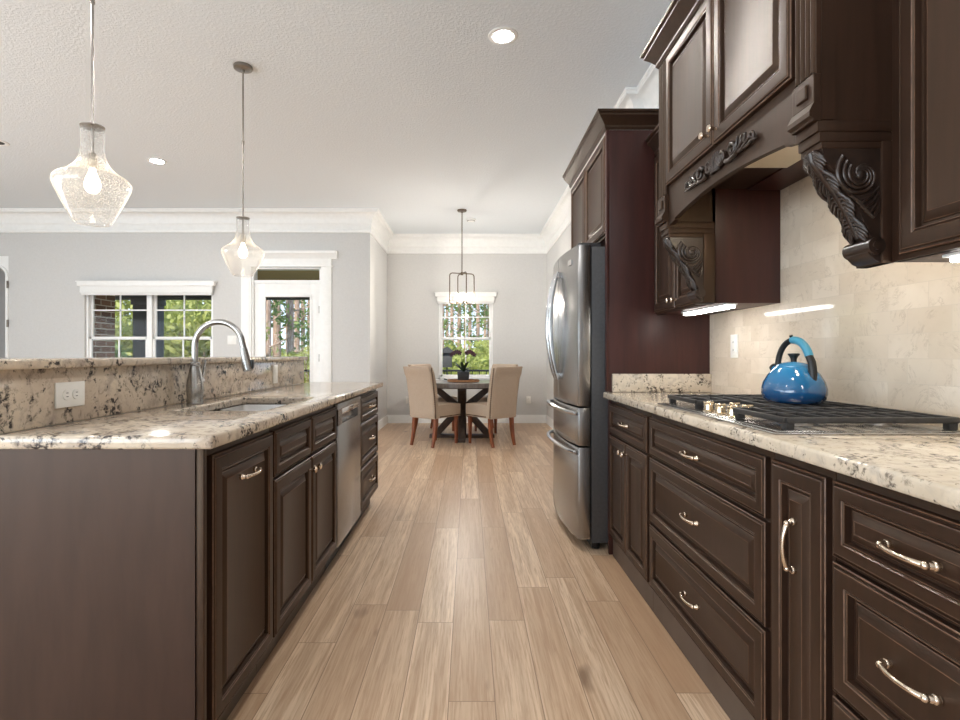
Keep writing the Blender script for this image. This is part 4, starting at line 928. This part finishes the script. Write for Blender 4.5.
def pine(x, y, h, r):
    t = thing('pine_tree', 'tall thin pine with a bare trunk in the woods outside', 'tree', (x, y, -.6), 0, 'pines in the woods outside')
    b = B(); lean = rnd.uniform(-.15, .15); pts = [(x+lean*(i/10)**2, y, -.6+h*i/10) for i in range(11)]
    b.tube(pts, [r*(1-.07*i) for i in range(11)], 9)
    for k_ in range(16):
        z = h*(.12+.05*k_); a_ = rnd.uniform(0, 2*PI); ln = rnd.uniform(.4, 1.0); bx0 = x+lean*(z/h)**2
        b.tube([(bx0, y, z-.6), (bx0+ln*.5*math.cos(a_), y+ln*.5*math.sin(a_), z-.45), (bx0+ln*math.cos(a_), y+ln*math.sin(a_), z-.2)], [.035, .022, .008], 5)
    b.obj('trunk', 'bark', t)
    bl = [(x+rnd.uniform(-.6, .6), y+rnd.uniform(-.5, .5), -.6+h*rnd.uniform(.14, .8), .6, .6, .5) for _ in range(16)]
    leaf_cloud('foliage', t, 'leaf_dark', bl, 650, .10, rg)
def shrub(x, y, h, w_, mat='leaf', n=2200, size=.10, lab='leafy yellow-green shrub below the pines', nm='shrub', grp='shrubs beyond the porch'):
    t = thing(nm, lab, 'shrub' if nm == 'shrub' else 'tree', (x, y, -.6), 0, grp); b = B()
    for k_ in range(6): a_ = rnd.uniform(0, 2*PI); b.tube([(x, y, -.6), (x+.25*w_*math.cos(a_), y+.25*w_*math.sin(a_), -.6+h*.4), (x+.6*w_*math.cos(a_), y+.6*w_*math.sin(a_), -.6+h*.8)], [.04, .025, .008], 5)
    b.obj('branches', 'bark', t)
    bl = [(x+rnd.uniform(-.6, .6)*w_, y+rnd.uniform(-.5, .5)*w_, -.6+h*rnd.uniform(.3, .85), w_*.5, w_*.5, h*.2) for _ in range(9)]
    leaf_cloud('foliage', t, mat, bl, n, size, rg)
for px, y, r in ((268, 17, .11), (277, 19, .16), (290, 18, .15), (297, 22, .13), (303, 26, .12), (258, 25, .12), (309, 30, .12), (170, 20, .12), (196, 24, .13), (120, 22, .14), (206, 30, .14),
                 (442, 22, .10), (452, 30, .12), (459, 25, .11), (470, 34, .13), (478, 24, .10), (489, 28, .12), (485, 38, .14), (447, 40, .14), (465, 42, .14), (96, 30, .12), (240, 28, .12), (320, 24, .12)):
    pine(PX(px, y), y, rnd.uniform(13, 17), r)
for px, y, h, w_ in ((165, 14, 3.2, 1.5), (185, 15, 3.8, 1.6), (205, 13.5, 3.0, 1.4), (128, 14, 3.0, 1.3), (112, 16, 4, 1.6), (150, 17, 4.4, 1.8), (200, 18, 4.6, 1.9), (300, 15, 1.9, 1.0), (311, 14.5, 2.1, 1.0), (268, 22, 1.8, 1.6), (285, 24, 2.0, 1.8), (225, 16, 3.2, 1.6),
                    (480, 14, 1.75, .9), (492, 15.5, 2.0, 1.1), (462, 18, 1.9, 1.4), (442, 19, 2.0, 1.4), (478, 22, 2.4, 1.8), (450, 25, 2.6, 2.0), (500, 20, 2.4, 1.5), (430, 16, 1.6, 1.0)):
    shrub(PX(px, y), y, h, w_)
for px, y, h, w_ in ((100, 12.6, 2.2, .9), (122, 12.4, 1.7, .8)): shrub(PX(px, y), y, h, w_, 'leaf_dark', 1800, .14, 'dark green shrub with long leaves close behind the porch post', 'shrub', 'dark shrubs by the porch')
